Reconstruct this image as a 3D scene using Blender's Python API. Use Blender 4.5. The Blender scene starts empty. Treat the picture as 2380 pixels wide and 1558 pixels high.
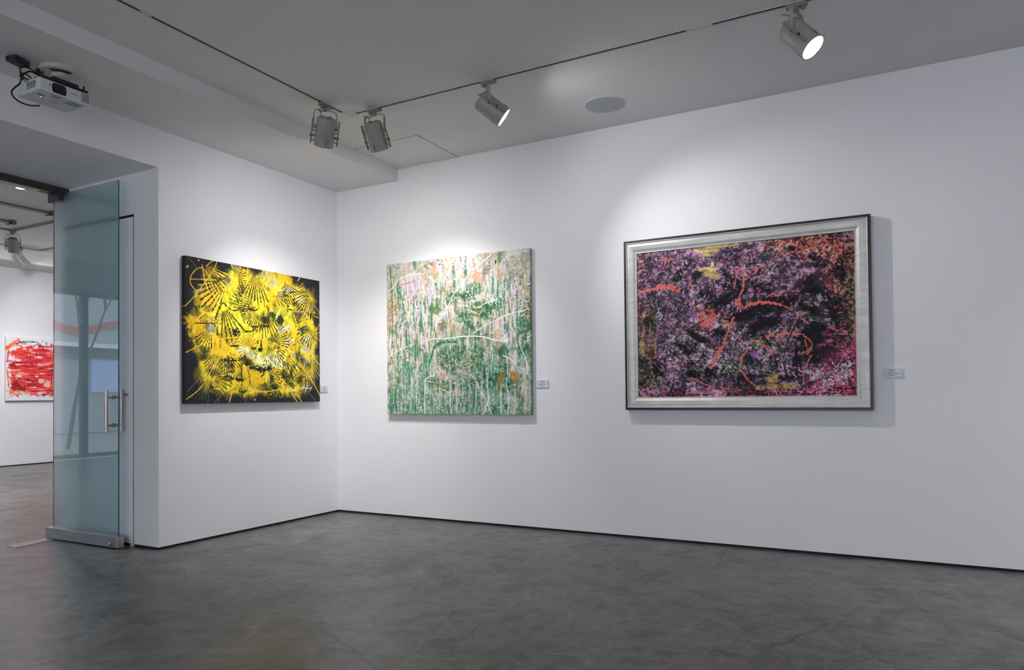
import bpy, bmesh, math, random
import numpy as np
from mathutils import Vector, Matrix
C = bpy.context.scene.collection
PI = math.pi
rnd = random.Random(7)

# ------------------------------------------------------------------ materials
MATS = {}
def mat(name, col=(.8, .8, .8), rough=.5, metal=0.0, spec=.5, emis=None, estr=0.0):
    if name in MATS: return MATS[name]
    m = bpy.data.materials.new(name); m.use_nodes = True
    b = m.node_tree.nodes['Principled BSDF']
    b.inputs['Base Color'].default_value = (*col, 1)
    b.inputs['Roughness'].default_value = rough
    b.inputs['Metallic'].default_value = metal
    b.inputs['Specular IOR Level'].default_value = spec
    if emis:
        b.inputs['Emission Color'].default_value = (*emis, 1)
        b.inputs['Emission Strength'].default_value = estr
    MATS[name] = m
    return m
def nodes(m): return m.node_tree.nodes, m.node_tree.links, m.node_tree.nodes['Principled BSDF']
def noise_tint(m, c1, c2, scale=4, detail=4, stretch=(1, 1, 1), bump=0.0, bscale=60, lo=.35, hi=.65):
    N, L, b = nodes(m)
    tc = N.new('ShaderNodeTexCoord'); mp = N.new('ShaderNodeMapping'); mp.inputs['Scale'].default_value = stretch
    nz = N.new('ShaderNodeTexNoise'); nz.inputs['Scale'].default_value = scale; nz.inputs['Detail'].default_value = detail
    cr = N.new('ShaderNodeValToRGB'); cr.color_ramp.elements[0].position = lo; cr.color_ramp.elements[1].position = hi
    cr.color_ramp.elements[0].color = (*c1, 1); cr.color_ramp.elements[1].color = (*c2, 1)
    L.new(tc.outputs['Object'], mp.inputs[0]); L.new(mp.outputs[0], nz.inputs[0]); L.new(nz.outputs[0], cr.inputs[0]); L.new(cr.outputs[0], b.inputs['Base Color'])
    if bump:
        n2 = N.new('ShaderNodeTexNoise'); n2.inputs['Scale'].default_value = bscale; n2.inputs['Detail'].default_value = 3
        bp = N.new('ShaderNodeBump'); bp.inputs['Strength'].default_value = bump; bp.inputs['Distance'].default_value = .004
        L.new(mp.outputs[0], n2.inputs[0]); L.new(n2.outputs[0], bp.inputs['Height']); L.new(bp.outputs[0], b.inputs['Normal'])
    return m

M_wall = noise_tint(mat('white_wall_paint', rough=.75, spec=.25), (.825, .825, .855), (.845, .845, .875), scale=1.3, bump=.06, bscale=130)
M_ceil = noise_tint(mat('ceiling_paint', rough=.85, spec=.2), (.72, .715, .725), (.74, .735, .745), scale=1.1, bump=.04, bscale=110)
M_reveal = mat('dark_reveal', (.015, .014, .013), .8)
M_lamp = noise_tint(mat('lamp_enamel', rough=.42, spec=.4), (.32, .31, .285), (.37, .36, .335), scale=14)
M_lampd = mat('lamp_hardware', (.26, .245, .21), .5, .25)
M_dark = mat('dark_screw', (.05, .045, .04), .5)
M_cord = mat('lamp_cord', (.36, .25, .17), .55)
M_lens = mat('lit_lens', (1, 1, 1), .3, emis=(1, .99, .985), estr=14)
M_track = mat('track_white', (.62, .62, .63), .6)
M_slot = mat('track_slot', (.02, .018, .016), .7)
M_trackgrey = mat('track_grey', (.34, .34, .33), .5, .3)
M_black = mat('black_plastic', (.012, .012, .013), .5)
M_cable = mat('black_cable', (.01, .01, .01), .45)
M_projw = noise_tint(mat('projector_white', rough=.42), (.60, .62, .66), (.64, .66, .70), scale=9)
M_projg = mat('projector_grille', (.16, .17, .18), .6)
M_projb = mat('projector_underside_panel', (.30, .34, .39), .5)
M_mount = mat('mount_cream', (.52, .50, .45), .55)
M_metal = noise_tint(mat('brushed_steel', rough=.28, metal=.9), (.36, .37, .40), (.46, .47, .50), scale=3, stretch=(1, 1, 30))
M_handle = mat('satin_steel', (.50, .45, .41), .25, .95)
M_bronze = mat('dark_header_metal', (.085, .08, .068), .45, .5)
M_pinklit = mat('header_underside_pinklit', (.80, .66, .62), .5)  # pinkish light under the header, put into the colour
M_grille = noise_tint(mat('speaker_cloth', rough=.8), (.40, .43, .46), (.45, .48, .51), scale=400)
M_card = mat('label_card', (.66, .70, .76), .6)
M_ink = mat('label_ink', (.16, .16, .18), .7)
M_edgeblack = mat('frame_black', (.006, .006, .007), .35)
M_whitecanvas = mat('raw_canvas', (.70, .70, .68), .8)

def concrete():
    m = mat('polished_concrete', (.16, .16, .16), .36, 0, .45); N, L, b = nodes(m)
    tc = N.new('ShaderNodeTexCoord')
    def nz(s, d, rgh=.55, dist=0.0, vec=None):
        n = N.new('ShaderNodeTexNoise'); n.inputs['Scale'].default_value = s; n.inputs['Detail'].default_value = d
        n.inputs['Roughness'].default_value = rgh; n.inputs['Distortion'].default_value = dist
        L.new(vec or tc.outputs['Object'], n.inputs['Vector']); return n
    def ramp(src, stops):
        r = N.new('ShaderNodeValToRGB'); e = r.color_ramp.elements
        e[0].position, e[0].color = stops[0][0], (*stops[0][1], 1); e[1].position, e[1].color = stops[-1][0], (*stops[-1][1], 1)
        for p, c in stops[1:-1]:
            q = e.new(p); q.color = (*c, 1)
        L.new(src, r.inputs[0]); return r
    def mix(mode, f, a, bb):
        x = N.new('ShaderNodeMix'); x.data_type = 'RGBA'; x.blend_type = mode
        if isinstance(f, float): x.inputs['Factor'].default_value = f
        else: L.new(f, x.inputs['Factor'])
        L.new(a, x.inputs[6]); 
        if isinstance(bb, tuple): x.inputs[7].default_value = (*bb, 1)
        else: L.new(bb, x.inputs[7])
        return x.outputs[2]
    big = ramp(nz(.55, 5, .6, .6).outputs[0], [(.30, (.076, .071, .067)), (.5, (.106, .100, .096)), (.70, (.146, .140, .137))])
    # trowel swirls: strongly distorted fine noise
    sw = ramp(nz(6.5, 9, .7, 1.1).outputs[0], [(.36, (.52, .51, .50)), (.5, (1, 1, 1)), (.66, (1.48, 1.48, 1.49))])
    fine = ramp(nz(46, 5, .7, 1.4).outputs[0], [(.34, (.74, .74, .74)), (.66, (1.27, 1.27, 1.27))])
    c = mix('MULTIPLY', 1.0, big.outputs[0], sw.outputs[0]); c = mix('MULTIPLY', 1.0, c, fine.outputs[0])
    # cracks: thin voronoi edges with warped coordinates, masked by a low noise
    wp = nz(3.6, 6, .62); va = N.new('ShaderNodeVectorMath'); va.operation = 'MULTIPLY_ADD'
    L.new(wp.outputs[1], va.inputs[0]); va.inputs[1].default_value = (.17, .17, 0); L.new(tc.outputs['Object'], va.inputs[2])
    vo = N.new('ShaderNodeTexVoronoi'); vo.feature = 'DISTANCE_TO_EDGE'; vo.inputs['Scale'].default_value = 1.25; L.new(va.outputs[0], vo.inputs['Vector'])
    ck = ramp(vo.outputs['Distance'], [(0.0, (1, 1, 1)), (.0035, (1, 1, 1)), (.009, (0, 0, 0))])
    mk = ramp(nz(.9, 3).outputs[0], [(.46, (0, 0, 0)), (.60, (.8, .8, .8))])
    mm = N.new('ShaderNodeMath'); mm.operation = 'MULTIPLY'; L.new(ck.outputs[0], mm.inputs[0]); L.new(mk.outputs[0], mm.inputs[1])
    c = mix('MIX', mm.outputs[0], c, (.03, .028, .026))
    L.new(c, b.inputs['Base Color'])
    rr = ramp(nz(2.2, 5, .6, 1.2).outputs[0], [(.3, (.25, .25, .25)), (.7, (.40, .40, .40))]); L.new(rr.outputs[0], b.inputs['Roughness'])
    bp = N.new('ShaderNodeBump'); bp.inputs['Strength'].default_value = .10; bp.inputs['Distance'].default_value = .004
    L.new(nz(12, 6, .6, .6).outputs[0], bp.inputs['Height']); L.new(bp.outputs[0], b.inputs['Normal'])
    return m
M_floor = concrete()

def glassy(name, tint, ior=1.5, refl=1.0):
    m = bpy.data.materials.new(name); m.use_nodes = True; N = m.node_tree.nodes; L = m.node_tree.links; N.clear()
    o = N.new('ShaderNodeOutputMaterial'); t = N.new('ShaderNodeBsdfTransparent'); t.inputs[0].default_value = (*tint, 1)
    g = N.new('ShaderNodeBsdfGlossy'); g.inputs['Roughness'].default_value = .0; g.inputs[0].default_value = (1, 1, 1, 1)
    f = N.new('ShaderNodeFresnel'); f.inputs['IOR'].default_value = ior; x = N.new('ShaderNodeMixShader')
    gb = N.new('ShaderNodeNewGeometry'); iv = N.new('ShaderNodeMath'); iv.operation = 'SUBTRACT'; iv.inputs[0].default_value = 1; L.new(gb.outputs['Backfacing'], iv.inputs[1])
    ml = N.new('ShaderNodeMath'); ml.operation = 'MULTIPLY'; L.new(f.outputs[0], ml.inputs[0]); L.new(iv.outputs[0], ml.inputs[1])
    m2 = N.new('ShaderNodeMath'); m2.operation = 'MULTIPLY'; m2.inputs[1].default_value = refl; m2.use_clamp = True; L.new(ml.outputs[0], m2.inputs[0])
    L.new(m2.outputs[0], x.inputs[0]); L.new(t.outputs[0], x.inputs[1]); L.new(g.outputs[0], x.inputs[2]); L.new(x.outputs[0], o.inputs[0])
    return m
M_glass = glassy('tinted_door_glass', (.74, .87, .89), refl=1.8)
def frost(m):
    N, L = m.node_tree.nodes, m.node_tree.links
    r = N.new('ShaderNodeBsdfRefraction'); r.inputs['IOR'].default_value = 1.12; r.inputs['Roughness'].default_value = .62; r.inputs[0].default_value = (.83, .91, .925, 1)
    x = [n for n in N if n.type == 'MIX_SHADER'][0]; L.new(r.outputs[0], x.inputs[1])
frost(M_glass)
M_glassedge = mat('glass_edge', (.02, .16, .20), .15)
M_window = glassy('window_glass', (.94, .96, .97), 1.35)

def silver_mat():
    m = mat('silver_leaf', rough=.45, metal=.35)
    noise_tint(m, (.47, .465, .45), (.60, .595, .575), scale=7, detail=8, stretch=(1, 6, 6), lo=.3, hi=.7); return m
M_silver = silver_mat()

# ------------------------------------------------------------------ mesh helpers
def box(bm, x0, x1, y0, y1, z0, z1, mi=0):
    vs = [bm.verts.new(p) for p in ((x0,y0,z0),(x1,y0,z0),(x1,y1,z0),(x0,y1,z0),(x0,y0,z1),(x1,y0,z1),(x1,y1,z1),(x0,y1,z1))]
    for f in ((0,3,2,1),(4,5,6,7),(0,1,5,4),(1,2,6,5),(2,3,7,6),(3,0,4,7)):
        q = bm.faces.new([vs[i] for i in f]); q.material_index = mi
def frame_axes(d):
    d = Vector(d).normalized(); a = Vector((0,0,1)).cross(d)
    if a.length < 1e-4: a = Vector((1,0,0))
    a.normalize(); return d, a, d.cross(a)
def obox(bm, c, ax, hs, bev=0):
    c = Vector(c); vs = []
    for sx, sy, sz in ((-1,-1,-1),(1,-1,-1),(1,1,-1),(-1,1,-1),(-1,-1,1),(1,-1,1),(1,1,1),(-1,1,1)):
        vs.append(bm.verts.new(c + ax[0]*sx*hs[0] + ax[1]*sy*hs[1] + ax[2]*sz*hs[2]))
    for f in ((0,3,2,1),(4,5,6,7),(0,1,5,4),(1,2,6,5),(2,3,7,6),(3,0,4,7)): bm.faces.new([vs[i] for i in f])
def tube(bm, pts, r, seg=8, caps=True):
    pts = [Vector(p) for p in pts]; rings = []; n = len(pts); prev = None
    rad = r if isinstance(r, (list, tuple)) else [r]*n
    for i, p in enumerate(pts):
        t = (pts[min(i+1, n-1)] - pts[max(i-1, 0)]).normalized()
        if prev is None: a = frame_axes(t)[1]
        else: a = (prev - t*prev.dot(t)).normalized()
        prev = a; b = t.cross(a)
        rings.append([bm.verts.new(p + (a*math.cos(2*PI*k/seg) + b*math.sin(2*PI*k/seg))*rad[i]) for k in range(seg)])
    for i in range(n-1):
        for k in range(seg): bm.faces.new((rings[i][k], rings[i][(k+1) % seg], rings[i+1][(k+1) % seg], rings[i+1][k]))
    if caps: bm.faces.new(rings[0][::-1]); bm.faces.new(rings[-1])
def lathe(bm, o, d, prof, seg=40):
    o = Vector(o); d, a, b = frame_axes(d); rings = []
    for r, h in prof:
        if r < 1e-6: rings.append([bm.verts.new(o + d*h)])
        else: rings.append([bm.verts.new(o + d*h + (a*math.cos(2*PI*k/seg) + b*math.sin(2*PI*k/seg))*r) for k in range(seg)])
    for i in range(len(rings)-1):
        A, B = rings[i], rings[i+1]
        for k in range(seg):
            k2 = (k+1) % seg
            if len(A) == 1 and len(B) == 1: continue
            if len(A) == 1: bm.faces.new((A[0], B[k2], B[k]))
            elif len(B) == 1: bm.faces.new((A[k], A[k2], B[0]))
            else: bm.faces.new((A[k], A[k2], B[k2], B[k]))
def smooth_path(pts, n=8):
    pts = [Vector(p) for p in pts]; P = [pts[0]] + pts + [pts[-1]]; out = []
    for i in range(1, len(P)-2):
        for j in range(n):
            t = j/n; a, b, c, d = P[i-1], P[i], P[i+1], P[i+2]
            out.append(.5*((2*b) + (c-a)*t + (2*a-5*b+4*c-d)*t*t + (3*b-a-3*c+d)*t**3))
    return out + [pts[-1]]
def obj(name, bm, m, parent=None, smooth=False, bevel=0, mats=None):
    me = bpy.data.meshes.new(name); bmesh.ops.recalc_face_normals(bm, faces=bm.faces[:]) if smooth else None
    bm.to_mesh(me); bm.free()
    o = bpy.data.objects.new(name, me); C.objects.link(o)
    for q in (mats or [m]): me.materials.append(q)
    if smooth:
        for p in me.polygons: p.use_smooth = True
        try: me.set_sharp_from_angle(angle=math.radians(38))
        except Exception: pass
    if bevel:
        bv = o.modifiers.new('bevel', 'BEVEL'); bv.width = bevel; bv.segments = 2; bv.limit_method = 'ANGLE'
    if parent: o.parent = parent
    return o
def split_obj(name, bm, m, parent=None, smooth=False, bevel=0):
    # every loose piece becomes an object of its own
    bm.verts.index_update(); bm.verts.ensure_lookup_table(); seen = set(); out = []
    for v in bm.verts:
        if v.index in seen: continue
        st = [v]; comp = set()
        while st:
            q = st.pop()
            if q.index in comp: continue
            comp.add(q.index)
            for e in q.link_edges: st.append(e.other_vert(q))
        seen |= comp; b2 = bmesh.new(); mp = {i: b2.verts.new(bm.verts[i].co) for i in sorted(comp)}
        for f in bm.faces:
            if f.verts[0].index in comp: b2.faces.new([mp[x.index] for x in f.verts])
        out.append(obj(name, b2, m, parent, smooth, bevel))
    bm.free(); return out
def tag(o, label=None, cat=None, group=None, kind=None):
    for k, v in (('label', label), ('category', cat), ('group', group), ('kind', kind)):
        if v: o[k] = v
    return o
def thing(name, label, cat, loc=(0, 0, 0), group=None, kind=None):
    o = bpy.data.objects.new(name, None); C.objects.link(o); o.location = loc; o.empty_display_size = .1
    return tag(o, label, cat, group, kind)
def struct(name, m, boxes, parent=None, mats=None):
    bm = bmesh.new()
    for b_ in boxes: box(bm, *b_)
    o = obj(name, bm, m, parent, mats=mats)
    if not parent: o['kind'] = 'structure'
    return o

# ------------------------------------------------------------------ the room
ZS, ZC, ZO, YJ, XB = 3.133, 3.247, 2.845, -1.932, -1.232   # soffit, ceiling, lintel, jamb, back of the thick wall
ZF, XF, YB, XR = 3.60, -8.40, -9.6, 9.0
G = .018                                                   # height of the dark reveal under the walls
struct('floor', M_floor, [(XF-.3, XR+.3, YB-.3, 6.3, -.12, 0)])
struct('ceiling', M_ceil, [(.747, XR+.3, YB-.3, .3, ZC, ZC+.25)])
struct('trim_1', M_ceil, [(0, .747, YB-.3, .3, ZS, ZC+.25)])                     # dropped soffit along the left wall
struct('ceiling_adjoining', M_wall, [(XF-.3, XB, YB-.3, 6.3, ZF, ZF+.2)])
struct('trim_2', M_ceil, [(XF-.3, -7.694, -4.0, 6.0, 3.367, ZF)])                # soffit of the next room
struct('wall_right', M_wall, [(.0, XR+.3, 0, .3, G, ZC)])
struct('wall_left', M_wall, [(XB, 0, YJ, 6.3, G, ZF+.2), (XB, 0, -5.2, YJ, ZO, ZF+.2), (XB, 0, YB-.3, -5.2, G, ZF+.2)])
struct('baseboard_right', M_reveal, [(.004, XR, .006, .02, 0, G+.004)])
struct('baseboard_left', M_reveal, [(-.02, -.006, YJ+.012, .0, 0, G+.004), (XB+.01, -.006, YJ+.006, YJ+.02, 0, G+.004)])
struct('wall_far', M_wall, [(XF-.3, XF, -4.5, 6.3, G, ZF), (XF-.3, XF, YB, -4.5, 3.12, ZF), (XF-.3, XF, YB-.3, -9.05, 0, ZF)])
struct('baseboard_far', M_reveal, [(XF-.02, XF-.004, -4.5, 6.0, 0, G+.004)])
struct('wall_far_right', M_wall, [(XF, XB, 6.0, 6.3, 0, ZF)])
struct('wall_back', M_wall, [(XB, 1.0, YB-.3, YB, 0, ZC), (8.2, XR+.3, YB-.3, YB, 0, ZC), (1.0, 8.2, YB-.3, YB, 2.9, ZC), (1.0, 8.2, YB-.3, YB, 0, .1), (XF, XB, YB-.3, YB, 0, ZF)])
struct('wall_side', M_wall, [(XR, XR+.3, YB, 0, 0, ZC)])
# unseen window added behind the camera for daylight, and the next room's shop window
w = tag(thing('window_1_added', None, None, (4.6, YB-.1, .1)), kind='structure'); w.pop('label', None)
bm = bmesh.new()
for x in (-3.6, -1.8, 0, 1.8, 3.6): box(bm, x-.03, x+.03, -.04, .04, 0, 2.8)
box(bm, -3.6, 3.6, -.04, .04, 2.74, 2.8); box(bm, -3.6, 3.6, -.04, .04, 0, .06)
obj('window_frame', bm, M_bronze, w)
bm = bmesh.new(); box(bm, -3.58, 3.58, -.004, .004, .05, 2.75); obj('pane', bm, M_window, w)
w = tag(thing('window_2', None, None, (XF-.1, -6.775, .04)), kind='structure')
bm = bmesh.new()
for y in (2.27, 1.2, .125, -.95, -2.27): box(bm, -.05, .05, y-.06, y+.06, 0, 3.08)
box(bm, -.05, .05, -2.27, 2.27, 3.0, 3.08); box(bm, -.05, .05, -2.27, 2.27, 0, .07)
obj('window_frame', bm, mat('window_frame_grey', (.05, .07, .075), .4, .4), w)
bm = bmesh.new(); box(bm, -.004, .004, -2.25, 2.25, .06, 3.02); obj('pane', bm, M_window, w)

# closet panel set flush in the jamb, with its lock
d = thing('door_2', None, None, (-.75, YJ, 0), kind='structure')
bm = bmesh.new(); box(bm, -.45, .452, -.004, .008, .022, 2.512); obj('door_panel', bm, M_wall, d, bevel=.0015)
bm = bmesh.new(); box(bm, -.45, .458, -.0015, .004, 2.514, 2.532); box(bm, .4535, .4575, -.0015, .004, .0, 2.53); split_obj('door_gap', bm, M_reveal, d)
bm = bmesh.new(); lathe(bm, (.372, -.004, 1.152), (0, -1, 0), [(0, .012), (.011, .012), (.011, 0)], 16); lathe(bm, (.392, -.004, 1.152), (0, -1, 0), [(0, .007), (.006, .007), (.006, 0)], 12)
split_obj('lock', bm, M_lampd, d, True)
bm = bmesh.new(); box(bm, .446, .468, -.02, .0, 0, .02); obj('floor_guide', bm, M_mount, d)

# ceiling hatch
h = thing('ceiling_hatch', 'flush square access hatch outlined in the ceiling near the corner', 'hatch', (1.08, -.31, ZC))
bm = bmesh.new(); box(bm, -.325, .33, -.306, .305, -.0015, .004); obj('hatch_panel', bm, M_ceil, h)
bm = bmesh.new(); box(bm, -.33, .34, -.316, -.306, -.001, .004); box(bm, .33, .342, -.316, .308, -.001, .004); split_obj('hatch_gap', bm, M_trackgrey, h)
# ceiling speaker
s_ = thing('ceiling_speaker', 'round grey in-ceiling loudspeaker above the silver-framed painting', 'speaker', (2.972, -.44, ZC))
bm = bmesh.new(); lathe(bm, (0, 0, 0), (0, 0, -1), [(0, .004), (.10, .004), (.142, .0042), (.142, -.01)], 48); obj('grille', bm, M_grille, s_, True)
bm = bmesh.new(); lathe(bm, (0, 0, 0), (0, 0, -1), [(.143, -.01), (.143, .005), (.149, .0042), (.151, -.01)], 48); obj('rim', bm, M_track, s_, True)

# ------------------------------------------------------------------ lighting track
def track(name, a, b, label, grey=False, z=ZC, w_=.036, drop=.004):
    a = Vector((*a, z)); b = Vector((*b, z)); t = thing(name, label, 'lighting track', (a+b)/2, 'recessed ceiling tracks' if not grey else 'tracks in the next room')
    L_ = (b-a).length; alongx = abs(b.x-a.x) > abs(b.y-a.y)
    bm = bmesh.new(); hx, hy = (L_/2, w_/2) if alongx else (w_/2, L_/2)
    box(bm, -hx, hx, -hy, hy, -drop, .01); obj('channel', bm, M_trackgrey if grey else M_track, t)
    bm = bmesh.new(); sx, sy = (L_/2-.0, .0075) if alongx else (.0075, L_/2-.0)
    o_ = -.006 if not grey else 0
    if alongx: box(bm, -sx, sx, -sy+o_, sy+o_, -drop-.001, -.0005)
    else: box(bm, -sx-o_, sx-o_, -sy, sy, -drop-.001, -.0005)
    obj('slot', bm, M_slot, t)
    return t
TX, TY = 1.205, -1.213
T1 = track('lighting_track', (TX, -8.0), (TX, -2.906), 'left lighting track, the part nearer the camera beyond the gap')
T2 = track('lighting_track', (TX, -2.834), (TX, -1.285), 'left lighting track running from the gap to the corner')
T3 = track('lighting_track', (1.288, TY), (3.773, TY), 'lighting track parallel to the right wall, from the corner joint')
track('lighting_track', (3.924, TY), (8.2, TY), 'lighting track at upper right carrying the brightest spotlight')
def connector(x0, x1, y0, y1, tr):
    ox, oy = (x0+x1)/2-tr.location.x, (y0+y1)/2-tr.location.y; hx, hy = (x1-x0)/2, (y1-y0)/2
    bm = bmesh.new(); box(bm, ox-hx, ox+hx, oy-hy, oy+hy, -.004, .01); cv = obj('joint_cover', bm, M_track, tr)
    bm = bmesh.new()
    for sx, sy in (((-.7, 0), (.7, 0)) if hx > hy else ((0, -.7), (0, .7))): lathe(bm, (ox+sx*hx, oy+sy*hy, -.004), (0, 0, -1), [(0, .002), (.004, .002), (.004, 0)], 10)
    split_obj('screw', bm, M_lampd, cv)
connector(TX-.018, TX+.018, -2.906, -2.834, T1)
connector(TX-.018, 1.288, -1.285, TY+.03, T2)
connector(3.773, 3.924, TY-.018, TY+.018, T3)

# ------------------------------------------------------------------ spotlights
def spotlight(x, y, zt, aim, label, power, yaw_axis='x', lit=True, drop=.175, size=83, blend=1.0, sc=1.0, cordside=-1, group='track spotlights', rlight=.03, spill=.24):
    t = thing('track_spotlight', label, 'spotlight', (x, y, zt), group)
    d, a, u = frame_axes(aim)                          # a: horizontal axis of the yoke pivot, u: up-ish
    R, Ln = .069*sc, .205*sc
    piv = Vector((0, 0, -drop*sc)); back = piv - d*(.075*sc)
    # adapter
    bm = bmesh.new(); hx, hy = (.055, .017) if yaw_axis == 'x' else (.017, .055)
    box(bm, -hx, hx, -hy, hy, -.026, -.004)
    k = Vector((.034, 0, 0)) if yaw_axis == 'x' else Vector((0, .034, 0))
    lathe(bm, k*cordside, (0, 0, -1), [(.013, .024), (.013, .040), (.008, .043), (0, .043)], 18)
    lathe(bm, (0, 0, 0), (0, 0, -1), [(.015, .024), (.015, .050), (.010, .056), (0, .056)], 18)
    obj('track_adapter', bm, M_lampd, t, bevel=.002)
    # yoke: a flat strap bent to a U
    bm = bmesh.new(); hw = R + .014*sc; zt_ = -.048*sc; zb = piv.z; path = []
    path.append(a*-hw + Vector((0, 0, zb)))
    for q in range(7):
        an = PI - q/6*PI/2; path.append(a*(-hw+.03+.03*math.cos(an)) + Vector((0, 0, zt_-.03+.03*math.sin(an))))
    for q in range(7):
        an = PI/2 - q/6*PI/2; path.append(a*(hw-.03+.03*math.cos(an)) + Vector((0, 0, zt_-.03+.03*math.sin(an))))
    path.append(a*hw + Vector((0, 0, zb)))
    n_ = Vector((0, 0, 1)).cross(a).normalized(); wv = .011*sc; th = .0022
    ring = []
    for i, p in enumerate(path):
        tg = (path[min(i+1, len(path)-1)] - path[max(i-1, 0)]).normalized(); o2 = tg.cross(n_).normalized()
        ring.append([bm.verts.new(p + n_*sx*wv + o2*sy*th) for sx, sy in ((-1,-1),(1,-1),(1,1),(-1,1))])
    for i in range(len(ring)-1):
        for j in range(4): bm.faces.new((ring[i][j], ring[i][(j+1) % 4], ring[i+1][(j+1) % 4], ring[i+1][j]))
    bm.faces.new(ring[0][::-1]); bm.faces.new(ring[-1]); obj('yoke', bm, M_lamp, t)
    # housing
    bm = bmesh.new()
    lathe(bm, back, d, [(0, 0), (R*.55, 0), (R*.84, .004*sc), (R*.965, .014*sc), (R, .028*sc), (R, Ln-.006), (R*1.03, Ln-.005), (R*1.03, Ln), (R*.95, Ln), (R*.93, Ln-.03*sc), (R*.4, Ln-.055*sc), (0, Ln-.06*sc)], 48)
    hs = obj('housing', bm, M_lamp, t, True)
    # back screws and adjustment slot
    bm = bmesh.new()
    for an in (.5, 2.6, 4.4): lathe(bm, back + (a*math.cos(an)+u*math.sin(an))*R*.5, -d, [(0, .0042), (.006, .0042), (.006, -.004)], 10)
    split_obj('cap_screw', bm, M_dark, hs, True)
    bm = bmesh.new()
    obox(bm, back + d*(Ln*.84) - u*(R+.0003), (d, a, u), (.018*sc, .0022*sc, .0012)); obox(bm, back + d*(Ln*.84) - a*(R*.5) + u*(R*.87), (d, a, u), (.012*sc, .002*sc, .002))
    split_obj('slot_cut', bm, M_dark, hs)
    # side rails on pegs
    for s in (-1, 1):
        bm = bmesh.new(); off = a*s*(R + .026*sc)
        obox(bm, back + d*(Ln*.52) + off, (d, a, u), (Ln*.44, .0035*sc, .007*sc)); r_ = obj('side_rail', bm, M_lampd, t)
        bm = bmesh.new()
        for f in (.50, .67, .84):
            tube(bm, [back + d*(Ln*f) + a*s*(R-.004), back + d*(Ln*f) + a*s*(R+.026*sc)], .0045*sc if f != .67 else .009*sc, 8)
        split_obj('rail_peg', bm, M_lampd, r_)
        bm = bmesh.new(); lathe(bm, back + d*(Ln*.67) + a*s*(R+.028*sc), a*s, [(.0085*sc, 0), (.0085*sc, .006*sc), (0, .009*sc)], 12); obj('rail_screw', bm, M_dark, r_, True)
        bm = bmesh.new(); lathe(bm, piv + a*s*(R-.002), a*s, [(.013*sc, 0), (.013*sc, .013*sc), (.008*sc, .02*sc), (0, .02*sc)], 16); obj('pivot_knob', bm, M_lampd, t, True)
    # cord
    bm = bmesh.new(); cs = -cordside; e = back + u*(R*.55) + a*(cs*.028)
    hb = Vector((-d.x, -d.y, 0)).normalized(); p0 = Vector((0, 0, -.046)) + a*cs*.012
    tube(bm, smooth_path([p0, Vector((0, 0, -.070)) + a*cs*.030 + hb*.02, Vector((0, 0, -.072)) + a*cs*.062 + hb*.058, e - d*.028 + a*cs*.018, e + d*.006]), .0036*sc, 8); obj('power_cord', bm, M_cord, t, True)
    # lens
    bm = bmesh.new(); lathe(bm, back + d*(Ln-.028*sc), d, [(R*.9, 0), (R*.6, .006), (0, .009)], 40)
    obj('lens', bm, M_lens if lit else M_glassedge, t, True)
    if lit:
        ld = bpy.data.lights.new('spot_beam', 'SPOT'); ld.energy = power; ld.spot_size = math.radians(size); ld.spot_blend = blend
        ld.shadow_soft_size = rlight; ld.color = (1.0, .985, .985)
        lo = bpy.data.objects.new('lamp_beam', ld); C.objects.link(lo); lo.parent = t
        lo.location = back + d*(Ln+.012); lo.rotation_euler = d.to_track_quat('-Z', 'Y').to_euler()
        l2 = ld.copy(); l2.energy = power*spill; l2.spot_size = math.radians(173)
        o2 = bpy.data.objects.new('lamp_spill', l2); C.objects.link(o2); o2.parent = t; o2.location = lo.location; o2.rotation_euler = lo.rotation_euler
    return t
P = 114
spotlight(TX, -1.455, ZC, (-.437, .298, -.849), 'white spotlight near the corner aimed at the yellow painting, nearest left of the track joint', P, 'y')
spotlight(1.46, TY, ZC, (-.07, .535, -.842), 'white spotlight just right of the track corner joint, tilted toward the green painting', P*.80, 'x')
spotlight(2.43, TY, ZC, (.670, .455, -.59), 'lone white spotlight seen side-on, its lit lens a thin bright sliver', P*.76, 'x', spill=.17)
spotlight(4.375, TY, ZC, (.634, -.133, -.762), 'white spotlight at upper right with its glowing lens facing the camera', P*.7, 'x', cordside=1, spill=.10)
# unseen spotlights added further along the same tracks for bounce light
spotlight(7.0, TY, ZC, (-.3, 1.1, -2.2), 'unseen white spotlight added on the right track to brighten the walls', P*.6, 'x', spill=.08)
spotlight(TX, -4.2, ZC, (1.0, -1.2, -1.0), 'unseen white spotlight added on the left track for bounce light', P*.5, 'y')
# next room
ZT = ZF
track('lighting_track', (-6.5, .327), (-2.0, .327), 'grey track of the next room ending above its hanging spotlight', True, ZT, .04, .03)
track('lighting_track', (-6.5, -3.5), (-6.5, .327), 'grey track of the next room running out at the left edge', True, ZT, .03, .02)
track('lighting_track', (-7.62, -3.5), (-7.62, 1.33), 'thin far track beside the soffit of the next room', True, ZT, .03, .02)
track('lighting_track', (-7.62, 1.33), (-2.5, 1.33), 'thin far track of the next room going behind the glass door', True, ZT, .03, .02)
spotlight(-6.44, .327, ZT-.027, (-.45, .30, -.80), 'grey-backed spotlight hanging in the next room at the left edge', P*.9, 'x', group='spotlights of the next room', spill=.5)
spotlight(-7.62, 1.02, ZT-.017, (.17, .605, -.777), 'small pale spotlight near the far soffit of the next room', P*.5, 'y', group='spotlights of the next room', spill=.5)
spotlight(-5.0, 1.33, ZT-.017, (-2.0, .6, -1.8), 'unseen spotlight added behind the glass door to light the next room', P*.9, 'x', group='spotlights of the next room', spill=.5)  # out of view, added to light the next room
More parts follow.
